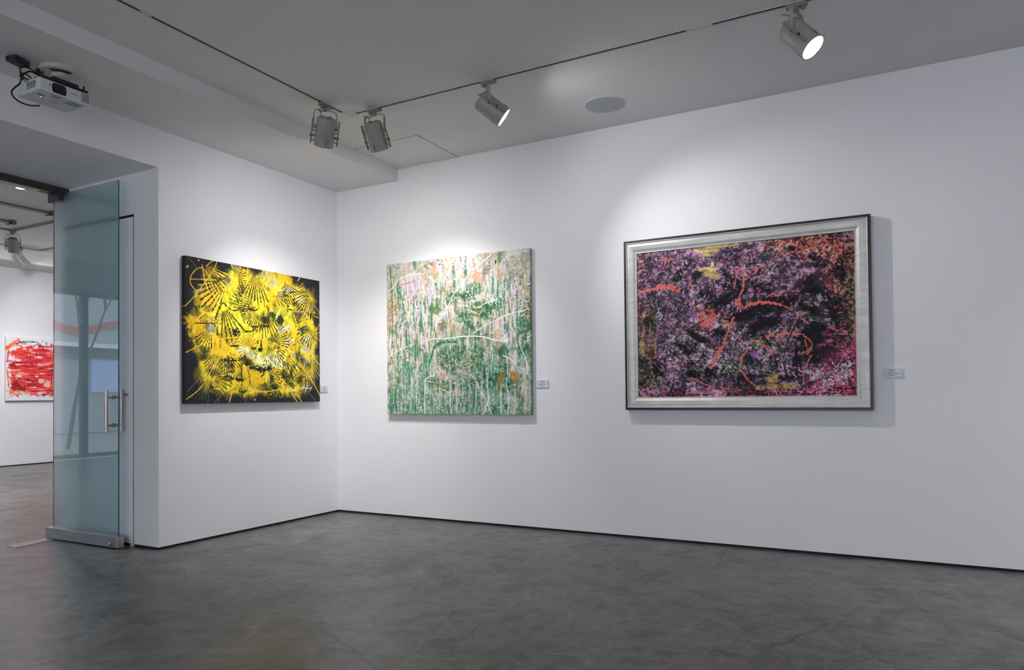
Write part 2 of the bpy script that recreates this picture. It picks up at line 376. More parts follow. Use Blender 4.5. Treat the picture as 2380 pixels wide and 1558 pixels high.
spotlight(-6.5, -1.8, ZT-.017, (-1.5, .6, -1.8), 'unseen spotlight added at the left to light the next room', P*.8, 'y', group='spotlights of the next room', spill=.5)  # likewise an unseen extra lamp for the next room
def linear(x, y, L_, label):
    t = thing('linear_ceiling_light', label, 'ceiling light', (x, y, ZF), 'linear fittings on the next room ceiling')
    bm = bmesh.new(); box(bm, -.015, .015, -L_, 0, -.02, 0); obj('rail', bm, M_trackgrey, t)
    bm = bmesh.new(); tube(bm, [(.06, -L_, -.045), (.06, -.02, -.045)], .013, 10); obj('tube', bm, M_track, t, True)
    bm = bmesh.new(); box(bm, -.03, .075, -.03, .0, -.06, 0); box(bm, .02, .09, .0, .05, -.055, -.01); obj('end_bracket', bm, M_lampd, t, bevel=.003)
    bm = bmesh.new(); lathe(bm, (.06, -.02, -.045), (0, 1, 0), [(.018, -.02), (.018, .01), (0, .012)], 12); obj('end_cap', bm, M_dark, t, True)
linear(-5.0, .03, 2.6, 'linear ceiling fitting of the next room, nearer and longer one')
linear(-5.95, .03, 2.6, 'linear ceiling fitting of the next room, farther one at the left edge')
def downlight(x, y, label):
    t = thing('recessed_downlight', label, 'downlight', (x, y, ZF), 'recessed downlights of the next room')
    bm = bmesh.new(); lathe(bm, (0, 0, 0), (0, 0, -1), [(.062, -.01), (.062, .003), (.05, .005), (.044, 0)], 32); obj('bezel', bm, M_track, t, True)
    bm = bmesh.new(); lathe(bm, (0, 0, 0), (0, 0, -1), [(.045, .001), (0, .002)], 32); obj('lens', bm, M_lens, t, True)
    ld = bpy.data.lights.new('downlight_beam', 'SPOT'); ld.energy = 420; ld.spot_size = math.radians(150); ld.spot_blend = 1; ld.shadow_soft_size = .13
    lo = bpy.data.objects.new('lamp_beam', ld); C.objects.link(lo); lo.parent = t; lo.location = (0, 0, -.02)
downlight(-4.17, -.74, 'small bright round downlight in the ceiling of the next room, seen under the door header')
downlight(-4.17, -3.4, 'unseen round downlight added to the next room for bounce light, nearer the camera')  # unseen, added to raise the bounce light in the next room
downlight(-6.9, -3.4, 'unseen round downlight added to the next room for bounce light, by the shop window')  # second unseen downlight added for the same bounce

# ------------------------------------------------------------------ projector
p_ = thing('projector', 'white ceiling projector with black lens window and looped cables', 'projector', (.352, -2.88, 2.925))
bm = bmesh.new(); box(bm, -.118, .118, -.147, .147, 0, .078); obj('body', bm, M_projw, p_, bevel=.012)
bm = bmesh.new()
for k in range(6):                                       # side vent (towards the camera's left)
    for j, (z0, z1) in enumerate(((.034, .062), (.02, .030))): box(bm, -.01+k*.016, 0+k*.016, -.1485, -.146, z0, z1)
split_obj('side_vent', bm, M_projg, p_)
bm = bmesh.new()
for k in range(6): box(bm, .117, .1192, .098+k*.008, .102+k*.008, .012, .068)
split_obj('front_vent', bm, M_projg, p_)
bm = bmesh.new()
pts = [(-.062, .012), (-.050, .010), (.010, .010), (.016, .020), (.018, .04), (.014, .060), (.006, .068), (-.052, .068), (-.062, .062), (-.066, .04)]
f0 = [bm.verts.new((.1195, y-.01, z)) for y, z in pts]; f1 = [bm.verts.new((.110, y-.01, z)) for y, z in pts]
bm.faces.new(f0)
for i in range(len(pts)): bm.faces.new((f0[i], f1[i], f1[(i+1) % len(pts)], f0[(i+1) % len(pts)]))
obj('lens_window', bm, M_black, p_)
bm = bmesh.new(); lathe(bm, (.119, -.088, .045), (1, 0, 0), [(0, .002), (.005, .002), (.005, 0)], 12); obj('sensor', bm, M_projg, p_)
bm = bmesh.new(); box(bm, .03, .098, .035, .115, -.0015, .002); obj('lamp_cover', bm, M_projb, p_)
bm = bmesh.new()
box(bm, .102, .108, -.078, .0, -.001, .002); box(bm, .078, .088, -.055, -.012, -.001, .002); box(bm, .066, .07, -.06, -.02, -.001, .002)
box(bm, .04, .044, -.04, .012, -.001, .002); box(bm, .03, .05, -.115, -.075, -.001, .002); box(bm, -.01, -.004, -.01, .03, -.001, .002)
split_obj('underside_detail', bm, M_projg, p_)
bm = bmesh.new(); lathe(bm, (.015, -.082, 0), (0, 0, -1), [(0, .0042), (.004, .002), (.004, 0)], 12); obj('status_light', bm, mat('blue_status', (.1, .1, .6), .4, emis=(.25, .3, 1), estr=2.0), p_)
cu = bpy.data.curves.new('logo_text', 'FONT'); cu.body = 'EPSON'; cu.size = .0125; cu.extrude = .0004; cu.align_x = 'CENTER'
tmp = bpy.data.objects.new('logo_text', cu); C.objects.link(tmp); lm = bpy.data.meshes.new_from_object(tmp.evaluated_get(bpy.context.evaluated_depsgraph_get()))
bpy.data.objects.remove(tmp); lg = bpy.data.objects.new('logo', lm); C.objects.link(lg); lm.materials.clear(); lm.materials.append(M_projg); lg.parent = p_
lg.location = (.1188, .052, .036); lg.rotation_euler = (PI/2, 0, PI/2)
# mount
bm = bmesh.new(); box(bm, .070, .108, -.125, .145, .084, .094); box(bm, .074, .104, -.06, .09, .092, .112); box(bm, -.05, .08, -.03, .06, .088, .10)
for y in (-.115, .128): box(bm, .086, .094, y-.004, y+.004, .09, .122)
box(bm, -.09, -.06, -.12, .12, .088, .098); tube(bm, [(.03, -.12, .08), (.03, -.12, .098)], .006); tube(bm, [(.03, .14, .078), (.03, .14, .098)], .006); tube(bm, [(-.07, -.1, .078), (-.07, -.1, .098)], .006); tube(bm, [(-.07, .1, .078), (-.07, .1, .098)], .006)
obj('mount_bracket', bm, M_black, p_)
bm = bmesh.new(); lathe(bm, (-.0, .04, 0), (0, 0, 1), [(0, .10), (.088, .10), (.090, .118), (.080, .134), (.062, .146), (.050, .156), (.048, .182), (0, .182)], 36); obj('mount_column', bm, M_mount, p_, True)
bm = bmesh.new(); lathe(bm, (-.0, .04, 0), (0, 0, 1), [(0, .178), (.096, .178), (.112, .184), (.112, .208), (0, .208)], 44); c_ = obj('ceiling_plate', bm, M_mount, p_, True)
bm = bmesh.new()
for k in range(13):
    an = -1.25 + k*.125
    bm.verts.new(Vector((math.cos(an)*.056, .04+math.sin(an)*.056, .1772))); bm.verts.new(Vector((math.cos(an)*.094, .04+math.sin(an)*.094, .1772)))
bm.verts.ensure_lookup_table()
for k in range(12): bm.faces.new((bm.verts[2*k], bm.verts[2*k+1], bm.verts[2*k+3], bm.verts[2*k+2]))
obj('plate_opening', bm, M_black, c_)
# cables and the little box they plug into
o_ = Vector((.352, -2.88, 2.925))
def loc(l): return [Vector(p) - o_ for p in l]
for path, r in (([(0.3,-2.938,3.074),(0.3,-2.987,3.08),(0.3,-3.03,3.038),(0.3,-3.044,2.986),(0.3,-3.072,2.95),(0.3,-3.088,2.919),(0.3,-3.076,2.893),(0.3,-3.039,2.876),(0.3,-2.987,2.876),(0.3,-2.933,2.893)],   .0048),
                ([(0.3,-2.973,3.156),(0.3,-2.958,3.154),(0.3,-2.933,3.13),(0.3,-2.919,3.102),(0.3,-2.916,3.077)], .005),
                ([(0.32,-2.954,3.068),(0.32,-2.983,3.085),(0.32,-3.021,3.088),(0.32,-3.047,3.075),(0.32,-3.052,3.053),(0.32,-3.04,3.029),(0.32,-3.021,3.016)], .0042),
                ([(0.3,-3.044,3.047),(0.3,-3.016,3.056),(0.3,-2.996,3.048),(0.3,-2.98,3.042)], .0042), ([(0.28,-3.038,3.039),(0.28,-3.019,3.041),(0.28,-3.0,3.036),(0.28,-2.986,3.033)], .0042), ([(0.28,-3.031,3.052),(0.28,-3.024,3.034),(0.28,-3.01,3.024)], .0042)):
    bm = bmesh.new(); tube(bm, smooth_path(loc(path)), r, 8); obj('cable', bm, M_cable, p_, True)
bm = bmesh.new(); tube(bm, [Vector([(0.31,-2.951,3.108)][0])-o_, Vector([(0.31,-2.944,3.074)][0])-o_], .013, 8); obj('plug', bm, M_black, p_)
j_ = thing('cable_adapter', 'small dark blue and black adapter box hanging behind the projector', 'adapter', (.31, -3.055, 3.098))
bm = bmesh.new(); obox(bm, (0, -.005, .01), (Vector((1, .3, 0)).normalized(), Vector((-.3, 1, 0)).normalized(), Vector((0, 0, 1))), (.035, .05, .016)); obj('case', bm, mat('adapter_case', (.022, .027, .035), .45), j_, bevel=.004)
bm = bmesh.new(); obox(bm, (.038, .012, .006), (Vector((1, .3, 0)).normalized(), Vector((-.3, 1, 0)).normalized(), Vector((0, 0, 1))), (.002, .026, .004)); obj('stripe', bm, mat('adapter_stripe', (.02, .09, .22), .4), j_)
bm = bmesh.new(); tube(bm, [(0, 0, .02), (0, 0, .035)], .01, 8); obj('bracket', bm, M_black, j_)

# ------------------------------------------------------------------ glass door, header, threshold
d_ = thing('door_1', None, None, (-1.19, -2.03, 0), kind='structure')
XL, XE = .02, .865
bm = bmesh.new(); box(bm, XL, XE, -.005, .005, .085, 2.772)
bm.faces.ensure_lookup_table()
for f in bm.faces:
    if abs(f.normal.y) < .5: f.material_index = 1
bm.normal_update()
for f in bm.faces: f.material_index = 0 if abs(f.normal.y) > .5 else 1
pn = obj('glass_pane', bm, M_glass, d_, mats=[M_glass, M_glassedge])
bm = bmesh.new(); box(bm, -.045, .868, -.028, .028, .008, .092); rl = obj('bottom_rail', bm, M_metal, d_, bevel=.002)
bm = bmesh.new(); box(bm, .868, .886, -.026, .026, .008, .088); obj('end_cap', bm, mat('end_cap_steel', (.5, .48, .47), .4, .6), rl)
bm = bmesh.new(); lathe(bm, (.81, -.028, .035), (0, -1, 0), [(.014, 0), (.014, .014), (.011, .017), (0, .017)], 20); obj('rail_lock', bm, M_handle, rl, True)
bm = bmesh.new(); box(bm, -.03, .135, -.022, .022, 2.715, 2.785); obj('top_patch', bm, mat('patch_fitting', (.10, .105, .125), .35, .8), d_, bevel=.002)
for s, nm in ((-1, 'pull_handle'), (1, 'pull_handle')):
    bm = bmesh.new(); tube(bm, [(.806, s*.059, .872), (.806, s*.059, 1.188)], .0125, 20); hh = obj(nm, bm, M_handle, d_, True)
    bm = bmesh.new()
    for z in (.922, 1.132):
        tube(bm, [(.806, s*.004, z), (.806, s*.059, z)], .008, 14)
        lathe(bm, (.806, s*.005, z), (0, s, 0), [(.0145, 0), (.0145, .01), (.008, .013)], 18)
    obj('standoff', bm, M_handle, hh, True)
o = struct('trim_3', M_bronze, [(XB+.005, -1.13, -5.2, YJ-.004, 2.79, ZO)]); 
bm = bmesh.new(); box(bm, XB+.012, -1.14, -5.2, -2.14, 2.786, 2.7905); obj('header_underside_pinklit', bm, M_pinklit, o)  # pale sheet carrying the painted pink light below the header
t = thing('floor_strip', 'pale metal strip with a faded red marking on the floor under the doorway', 'floor strip', (-1.15, -2.19, 0))
q = [(-1.202,-2.36,0.0),(-1.051,-2.364,0.0),(-1.115,-2.066,0.0),(-1.233,-2.018,0.0)]
bm = bmesh.new(); vs = [bm.verts.new((x+1.15, y+2.19, .004)) for x, y, z in q]; vb = [bm.verts.new((x+1.15, y+2.19, .0)) for x, y, z in q]
bm.faces.new(vs)
for i in range(4): bm.faces.new((vs[i], vb[i], vb[(i+1) % 4], vs[(i+1) % 4]))
obj('plate', bm, mat('strip_pale', (.42, .36, .37), .4), t)
bm = bmesh.new(); cx = sum(p[0] for p in q)/4+1.15; cy = sum(p[1] for p in q)/4+2.19
vs = [bm.verts.new((cx+(x+1.15-cx)*.55, cy+(y+2.19-cy)*.86, .0046)) for x, y, z in q]; bm.faces.new(vs)
obj('red_marking', bm, noise_tint(mat('strip_red', rough=.5), (.46, .20, .21), (.40, .33, .34), scale=14, detail=2), t)

# ------------------------------------------------------------------ painter
def srgb2lin(c): return np.where(c <= .04045, c/12.92, ((c+.055)/1.055)**2.4)
class Canvas:
    def __init__(s, wmm, hmm, W, H, base, seed):
        s.w, s.h, s.W, s.H = wmm, hmm, W, H
        s.img = np.ones((H, W, 3), np.float32)*(np.array(base, np.float32)/255)
        s.X, s.Y = np.meshgrid(np.linspace(0, wmm, W, dtype=np.float32), np.linspace(0, hmm, H, dtype=np.float32))
        s.r = np.random.RandomState(seed); s.k = 0
    def noise(s, sx, sy=None, oct=3, gain=.55, wx=None, wy=None):
        sy = sy or sx; out = np.zeros((s.H, s.W), np.float32); amp = 1; tot = 0
        X = s.X if wx is None else s.X+wx; Y = s.Y if wy is None else s.Y+wy
        for o in range(oct):
            gx = X/(sx/2**o)+s.r.rand()*97; gy = Y/(sy/2**o)+s.r.rand()*97
            g = s.r.rand(512, 512).astype(np.float32)
            ix = np.floor(gx).astype(int); iy = np.floor(gy).astype(int); fx = gx-ix; fy = gy-iy
            fx = fx*fx*(3-2*fx); fy = fy*fy*(3-2*fy); ix %= 512; iy %= 512; i2 = (ix+1) % 512; j2 = (iy+1) % 512
            v = (g[iy, ix]*(1-fx)+g[iy, i2]*fx)*(1-fy)+(g[j2, ix]*(1-fx)+g[j2, i2]*fx)*fy
            out += amp*v; tot += amp; amp *= gain
        out /= tot
        return np.clip((out-.5)*1.9+.5, 0, 1)
    def step(s, v, a, b): return np.clip((v-a)/(b-a), 0, 1)
    def blend(s, m, col, a=1.0):
        m = np.clip(m*a, 0, 1)[..., None]; s.img = s.img*(1-m)+m*(np.array(col, np.float32)/255)
    def palette(s, t, stops):
        ps = [p for p, c in stops]; cs = np.array([c for p, c in stops], np.float32)/255
        return np.stack([np.interp(t, ps, cs[:, k]) for k in range(3)], -1).astype(np.float32)
    def blendimg(s, m, im): m = np.clip(m, 0, 1)[..., None]; s.img = s.img*(1-m)+m*im
    def blob(s, uv, rx, ry, col, a=1.0, soft=.35, n=.5, nz=None, ang=0):
        u, v = uv; x = s.X-u*s.w; y = s.Y-v*s.h
        if ang: c, q = math.cos(ang), math.sin(ang); x, y = x*c+y*q, -x*q+y*c
        if nz is None:
            if not hasattr(s, 'bn'): s.bn = [s.noise(60, oct=4), s.noise(22, oct=4), s.noise(90, 14, oct=4)]
            nz = s.bn[1]*.6+s.bn[0]*.4
        dd = np.sqrt((x/rx)**2+(y/ry)**2)+(nz-.5)*n*2
        m = 1-s.step(dd, 1-soft, 1+soft*.3)
        if callable(col): s.blendimg(m*a, col())
        elif isinstance(col, np.ndarray): s.blendimg(m*a, col)
        else: s.blend(m, col, a)
    def stroke(s, uvs, w0, col, a=1.0, w1=None, dry=0.0, wob=0.0, soft=1.5, curve=True):
        w1 = w0 if w1 is None else w1
        p = [Vector((u*s.w, v*s.h)) for u, v in uvs]
        if curve and len(p) > 2: p = smooth2(p, 7)
        n = len(p)-1; px = s.w/s.W
        x0 = min(q.x for q in p)-w0-w1-4; x1 = max(q.x for q in p)+w0+w1+4; y0 = min(q.y for q in p)-w0-w1-4; y1 = max(q.y for q in p)+w0+w1+4
        i0, i1 = max(0, int(x0/s.w*s.W)), min(s.W, int(x1/s.w*s.W)+2); j0, j1 = max(0, int(y0/s.h*s.H)), min(s.H, int(y1/s.h*s.H)+2)
        if i1 <= i0 or j1 <= j0: return
        X = s.X[j0:j1, i0:i1]; Y = s.Y[j0:j1, i0:i1]; m = np.zeros_like(X)
        wn = None
        if wob or dry:
            if not hasattr(s, 'sn'): s.sn = s.noise(9, oct=2)
            wn = s.sn[j0:j1, i0:i1]
        for i in range(n):
            A, B = p[i], p[i+1]; dx, dy = B.x-A.x, B.y-A.y; l2 = dx*dx+dy*dy+1e-9
            t = np.clip(((X-A.x)*dx+(Y-A.y)*dy)/l2, 0, 1); dd = np.hypot(X-A.x-t*dx, Y-A.y-t*dy)
            g = (i+t)/n; ww = (w0+(w1-w0)*g)/2
            if wob: ww = ww*(1+(wn-.5)*2*wob)
            m = np.maximum(m, np.clip((ww-dd)/max(soft, px*.8)+.5, 0, 1))
        if dry: m = m*s.step(wn, dry-.12, dry+.12)
        m = (m*a)[..., None]; s.img[j0:j1, i0:i1] = s.img[j0:j1, i0:i1]*(1-m)+m*(np.array(col, np.float32)/255)
    def lines(s, L, w, col, a=1.0, **k):
        for l in L: s.stroke(l, w, col, a, **k)
    def fan(s, uv, r0, r1, a0, a1, n, w, col, a=1.0, jit=.12, squash=1.0, **k):
        cx, cy = uv
        for i in range(n):
            an = math.radians(a0+(a1-a0)*i/max(1, n-1)); R = r1*(1+s.r.uniform(-jit, jit)); r_ = r0*(1+s.r.uniform(-jit, jit)*.5)
            c, q = math.cos(an), -math.sin(an)*squash
            s.stroke([(cx+c*r_/s.w, cy+q*r_/s.h), (cx+c*R/s.w, cy+q*R/s.h)], w*.45, col, a, w1=w, curve=False, **k)
    def splat(s, uv, rx, ry, n, sz, col, a=1.0):
        u, v = uv
        for i in range(n):
            x = u*s.w+s.r.randn()*rx; y = v*s.h+s.r.randn()*ry; r = sz*(.35+s.r.rand()**2*1.1)
            s.stroke([(x/s.w, y/s.h), ((x+s.r.randn()*r*.5)/s.w, (y+s.r.randn()*r*.5)/s.h)], r, col, a, curve=False)
    def mesh(s, name, origin, ax_u, depth_dir, depth, gain, m, parent=None, rough=None, side=None):
        # origin: top-left front corner; u along ax_u, v down; the body goes back by depth along depth_dir
        W, H = s.W, s.H; o = Vector(origin); au = Vector(ax_u); dd = Vector(depth_dir)*depth
        U, V = np.meshgrid(np.linspace(0, s.w/1000, W), np.linspace(0, s.h/1000, H))
        co = np.empty((H*W, 3), np.float32)
        for k in range(3): co[:, k] = (o[k]+au[k]*U+(-V if k == 2 else 0)).ravel()
        idx = np.arange(H*W).reshape(H, W)
        quads = np.stack([idx[:-1, :-1], idx[1:, :-1], idx[1:, 1:], idx[:-1, 1:]], -1).reshape(-1, 4)
        ring = np.concatenate([idx[0, :], idx[1:, -1], idx[-1, -2::-1], idx[-2:0:-1, 0]])
        nb = len(ring); bc = co[ring]+np.array(dd, np.float32); base = H*W
        nx = np.roll(np.arange(nb), -1); sq = np.stack([ring, ring[nx], base+nx, base+np.arange(nb)], -1)
        co = np.concatenate([co, bc]); q = np.concatenate([quads, sq])
        lin = srgb2lin(np.clip(s.img, 0, 1)).reshape(-1, 3)*gain
        sc_ = lin[ring] if side is None else np.tile(np.array(side, np.float32), (nb, 1))
        col = np.ones((len(co), 4), np.float32); col[:, :3] = np.concatenate([lin, sc_])
        me = bpy.data.meshes.new(name); me.vertices.add(len(co)); me.vertices.foreach_set('co', co.ravel())
        me.loops.add(q.size); me.loops.foreach_set('vertex_index', q.astype(np.int32).ravel())
        me.polygons.add(len(q)); me.polygons.foreach_set('loop_start', np.arange(0, q.size, 4, dtype=np.int32)); 
        me.update(calc_edges=True)
        at = me.color_attributes.new('paint', 'FLOAT_COLOR', 'POINT'); at.data.foreach_set('color', col.ravel())
        me.materials.append(m); me.update(); me.validate()
        ob = bpy.data.objects.new(name, me); C.objects.link(ob)
        if parent: ob.parent = parent
        return ob
def smooth2(p, n):
    P_ = [p[0]]+p+[p[-1]]; out = []
    for i in range(1, len(P_)-2):
        a, b, c, d = P_[i-1:i+3]
        for j in range(n):
            t = j/n; out.append(.5*((2*b)+(c-a)*t+(2*a-5*b+4*c-d)*t*t+(3*b-a-3*c+d)*t**3))
    return out+[p[-1]]
def paint_mat(name, rough):
    m = mat(name, rough=rough, spec=.15); N, L, b = nodes(m)
    at = N.new('ShaderNodeAttribute'); at.attribute_name = 'paint'; L.new(at.outputs['Color'], b.inputs['Base Color'])
    tc = N.new('ShaderNodeTexCoord'); nz = N.new('ShaderNodeTexNoise'); nz.inputs['Scale'].default_value = 90; bp = N.new('ShaderNodeBump'); bp.inputs['Strength'].default_value = .25; bp.inputs['Distance'].default_value = .003
    L.new(tc.outputs['Object'], nz.inputs['Vector']); L.new(nz.outputs[0], bp.inputs['Height']); L.new(bp.outputs[0], b.inputs['Normal'])
    return m
M_paint = paint_mat('oil_paint', .5)
GAIN = 1.15

# ------------------------------------------------------------------ painting 1: mauve, black and coral in the silver frame
F = Canvas(1531, 1126.5, 640, 470, (70, 58, 74), 11)
wx = (F.noise(30, oct=2)-.5)*22; wy = (F.noise(30, oct=2)-.5)*22
fine = F.noise(13, 12, oct=3, gain=.8, wx=wx, wy=wy); mid = F.noise(80, 70, oct=4, wx=wx*2, wy=wy*2); low = F.noise(330, 280, oct=4)
t = np.clip((fine-.5)*.95+.45+(mid-.5)*.55+(low-.5)*.2, 0, 1)
mauve = F.palette(t, [(0, (36, 33, 42)), (.3, (60, 50, 64)), (.46, (98, 76, 96)), (.6, (138, 103, 130)), (.78, (172, 134, 158)), (1, (208, 182, 198))])
greyp = F.palette(t, [(0, (24, 24, 28)), (.35, (58, 53, 60)), (.52, (112, 98, 110)), (.7, (160, 145, 158)), (1, (208, 198, 205))])
magen = F.palette(t, [(0, (34, 20, 30)), (.32, (80, 36, 58)), (.5, (134, 54, 88)), (.68, (186, 84, 118)), (.85, (205, 130, 158)), (1, (225, 190, 205))])
orang = F.palette(t, [(0, (26, 20, 24)), (.38, (62, 40, 42)), (.54, (140, 78, 68)), (.7, (190, 104, 86)), (.88, (205, 160, 150)), (1, (215, 200, 200))])
olive = F.palette(t, [(0, (24, 22, 18)), (.4, (62, 54, 40)), (.6, (104, 90, 62)), (.8, (150, 125, 110)), (1, (180, 150, 140))])
darkp = F.palette(t, [(0, (13, 13, 18)), (.55, (22, 20, 29)), (.72, (42, 38, 52)), (.88, (100, 80, 108)), (1, (180, 145, 178))])
F.img = mauve.copy()
B = lambda l, rx, ry, c, a=1, **k: [F.blob(q, rx, ry, c, a, **k) for q in l]
B([(0.5976,0.6227),(0.629,0.7443),(0.4775,0.7843),(0.8387,0.4585),(0.8916,0.5704),(0.354,0.7798),(0.2567,0.6494)], 190, 130, greyp, .8)
B([(0.919,0.731),(0.9673,0.6281),(0.9647,0.8651),(0.8752,0.9068),(0.9869,0.953)], 190, 150, magen, .95)
B([(0.1078,0.9778),(0.3932,0.9805),(0.6584,0.9654),(0.8746,0.9769)], 330, 38, magen, .8)
B([(0.885,0.0715),(0.9438,0.1416),(0.9484,0.2481),(0.7198,0.0289),(0.8119,0.0874),(0.9001,0.3404)], 170, 85, orang, .9)
B([(0.97,0.383),(0.9804,0.5153)], 60, 200, olive, .85); B([(1.002,0.1505)], 22, 190, magen, .8)
B([(0.0287,0.5872),(0.0653,0.7488),(0.034,0.8668),(0.0601,0.4692)], 75, 120, olive, .8); B([(0.015,0.4461),(0.0261,0.0857)], 40, 110, orang, .45)
B([(0.1385,0.0803),(0.0869,0.0235),(0.2482,0.0457)], 150, 80, mauve, .7)
# dark masses
for q, rx, ry, an, a in zip([(0.5343,0.4319),(0.6519,0.4239),(0.4409,0.3662),(0.6055,0.5304),(0.8217,0.3316),(0.8635,0.3724),(0.9105,0.4656),(0.8191,0.5739),(0.8243,0.6369),(0.7629,0.6334),(0.8112,0.7257),(0.8596,0.7284),(0.5297,0.8704),(0.6911,0.8837),(0.6342,0.8642),(0.3449,0.3378),(0.3717,0.4177),(0.3142,0.605),(0.1986,0.7053),(0.2351,0.6778),(0.1097,0.7896),(0.2835,0.8447),(0.3605,0.8278),(0.226,0.1505),(0.2038,0.1966),(0.3037,0.1886),(0.6016,0.3085),(0.5761,0.2028),(0.4422,0.2526),(0.5023,0.2978),(0.725,0.075),(0.8361,0.1451),(0.5323,0.5996),(0.4801,0.4834),(0.3906,0.5712),(0.7492,0.7683),(0.7257,0.6307),(0.7544,0.8313),(0.8654,0.1851),(0.9308,0.2463),(0.7897,0.4186)],
    [210,170,110,150,80,55,60,110,70,90,60,110,80,140,110,90,70,120,90,80,60,60,60,70,60,50,90,60,70,80,40,60,60,70,90,35,40,30,60,40,90], [85,60,60,48,110,60,110,45,50,35,110,40,26,24,20,70,80,28,26,30,80,40,55,22,28,35,50,30,80,70,22,22,40,30,35,110,60,90,30,90,40],
    [.1,.35,.3,.35,.2,.2,0,.3,.1,.2,.3,.4,0,0,0,-.4,-.6,-.5,-.6,-.5,.2,0,.3,.6,.2,.5,-.5,.2,1.4,.6,0,-.4,.2,.2,-.2,0,.3,.1,.2,.3,.4],
    [1]*41): F.blob(q, rx, ry, darkp, .94, n=.34, soft=.3, ang=-an)
for q, rx, ry, an in zip([(0.6395,0.3955),(0.5206,0.4585),(0.612,0.5313),(0.808,0.4558),(0.8981,0.4905),(0.8217,0.3404),(0.8184,0.5917),(0.7877,0.6343),(0.4135,0.383),(0.2998,0.6041),(0.6911,0.8748)], [150,110,90,50,30,80,120,60,70,100,120], [26,24,30,80,70,34,26,20,30,17,14], [.25,.2,.3,.7,.2,-.1,.35,.1,.4,-.55,0]):
    F.blob(q, rx, ry, (17, 16, 22), .95, n=.3, ang=-an)
F.blob([(0.8524,0.273)][0], 45, 70, (58, 44, 72), .8, ang=.2); F.blob([(0.8883,0.3032)][0], 40, 34, (120, 74, 76), .7); F.blob([(0.273,0.447)][0], 50, 24, (104, 86, 140), .7, ang=.6); F.blob([(0.3227,0.4319)][0], 45, 22, (44, 36, 60), .8, ang=.6)
F.blob([(0.5578,0.7221)][0], 28, 24, (150, 84, 158), .8); F.blob([(0.889,0.7559)][0], 60, 60, (96, 34, 62), .6); F.blob([(0.87,0.8438)][0], 50, 60, (86, 66, 64), .7); F.blob([(0.9412,0.8642)][0], 34, 40, (120, 108, 104), .7)
# grey-lilac planes and glassy shapes
for l, c in (([(0.7962,0.4008),(0.8452,0.4061),(0.8739,0.5242),(0.9268,0.6076)], greyp), ([(0.789,0.5082),(0.7446,0.5863),(0.7191,0.6573)], greyp), ([(0.6479,0.2028),(0.6146,0.2721)], greyp), ([(0.4664,0.5482),(0.4513,0.6414)], greyp)):
    for q in l: F.blob(q, 38, 46, c, .85, n=.3)
F.lines([[(0.663,0.1682),(0.6421,0.2091),(0.6133,0.2605)], [(0.6558,0.1522),(0.6355,0.1576)], [(0.595,0.3138),(0.5813,0.36)], [(0.872,0.7967),(0.838,0.8562),(0.8138,0.8908)]], 9, (168, 156, 172), dry=.35, wob=.4)
# gold
gold = F.palette(F.noise(26, 9, oct=3), [(0, (160, 134, 84)), (.4, (190, 162, 104)), (.7, (214, 190, 134)), (1, (238, 222, 176))])
for q, rx, ry in zip([(0.3233,0.0209),(0.3788,0.0138),(0.4278,0.0093),(0.4709,0.012),(0.3566,0.0377),(0.3423,0.0617),(0.3775,0.1318),(0.3279,0.1558),(0.3553,0.186),(0.3828,0.2037),(0.369,0.1531)], [70,80,70,45,90,60,14,50,48,52,60], [26,24,20,14,20,14,36,18,28,30,18]): F.blob(q, rx, ry, gold, 1, n=.32)
gold2 = F.palette(F.noise(20, 12, oct=3), [(0, (110, 88, 52)), (.5, (166, 138, 84)), (1, (198, 170, 112))])
for q, rx, ry in zip([(0.5885,0.9361),(0.6447,0.9299),(0.7002,0.9308),(0.7322,0.9245),(0.6453,0.8899),(0.6225,0.8748),(0.6532,0.8606),(0.5839,0.6458)], [40,75,75,40,50,34,30,22], [20,20,17,24,20,12,24,20]): F.blob(q, rx, ry, gold2, 1, n=.28)
F.blob([(0.1117,0.8686)][0], 24, 21, gold2, .95, n=.3); F.blob([(0.1084,0.8651)][0], 7, 6, (60, 48, 34), .9, n=.2)
for q, rx, ry in zip([(0.0242,0.6609),(0.0124,0.6281),(0.0607,0.5996),(0.0647,0.5286),(0.0901,0.6485),(0.0255,0.5455)]+[(0.9961,0.3875),(0.9948,0.2836)]+[(0.9935,0.6289),(0.9915,0.5766)]+[(0.3207,0.5775),(0.3096,0.565),(0.4337,0.51)], [24,16,8,10,14,8,12,12,16,12,18,20,24], [50,30,60,55,70,50,80,60,50,90,10,14,16]): F.blob(q, rx, ry, gold2, .75, n=.6)
F.lines([[(0.0346,0.4984),(0.0353,0.5899)], [(0.0078,0.5002),(0.0078,0.5721)], [(0.0627,0.7097),(0.0621,0.8047)], [(0.0464,0.5748),(0.0444,0.5988)]], 7, (152, 92, 150), dry=.4)
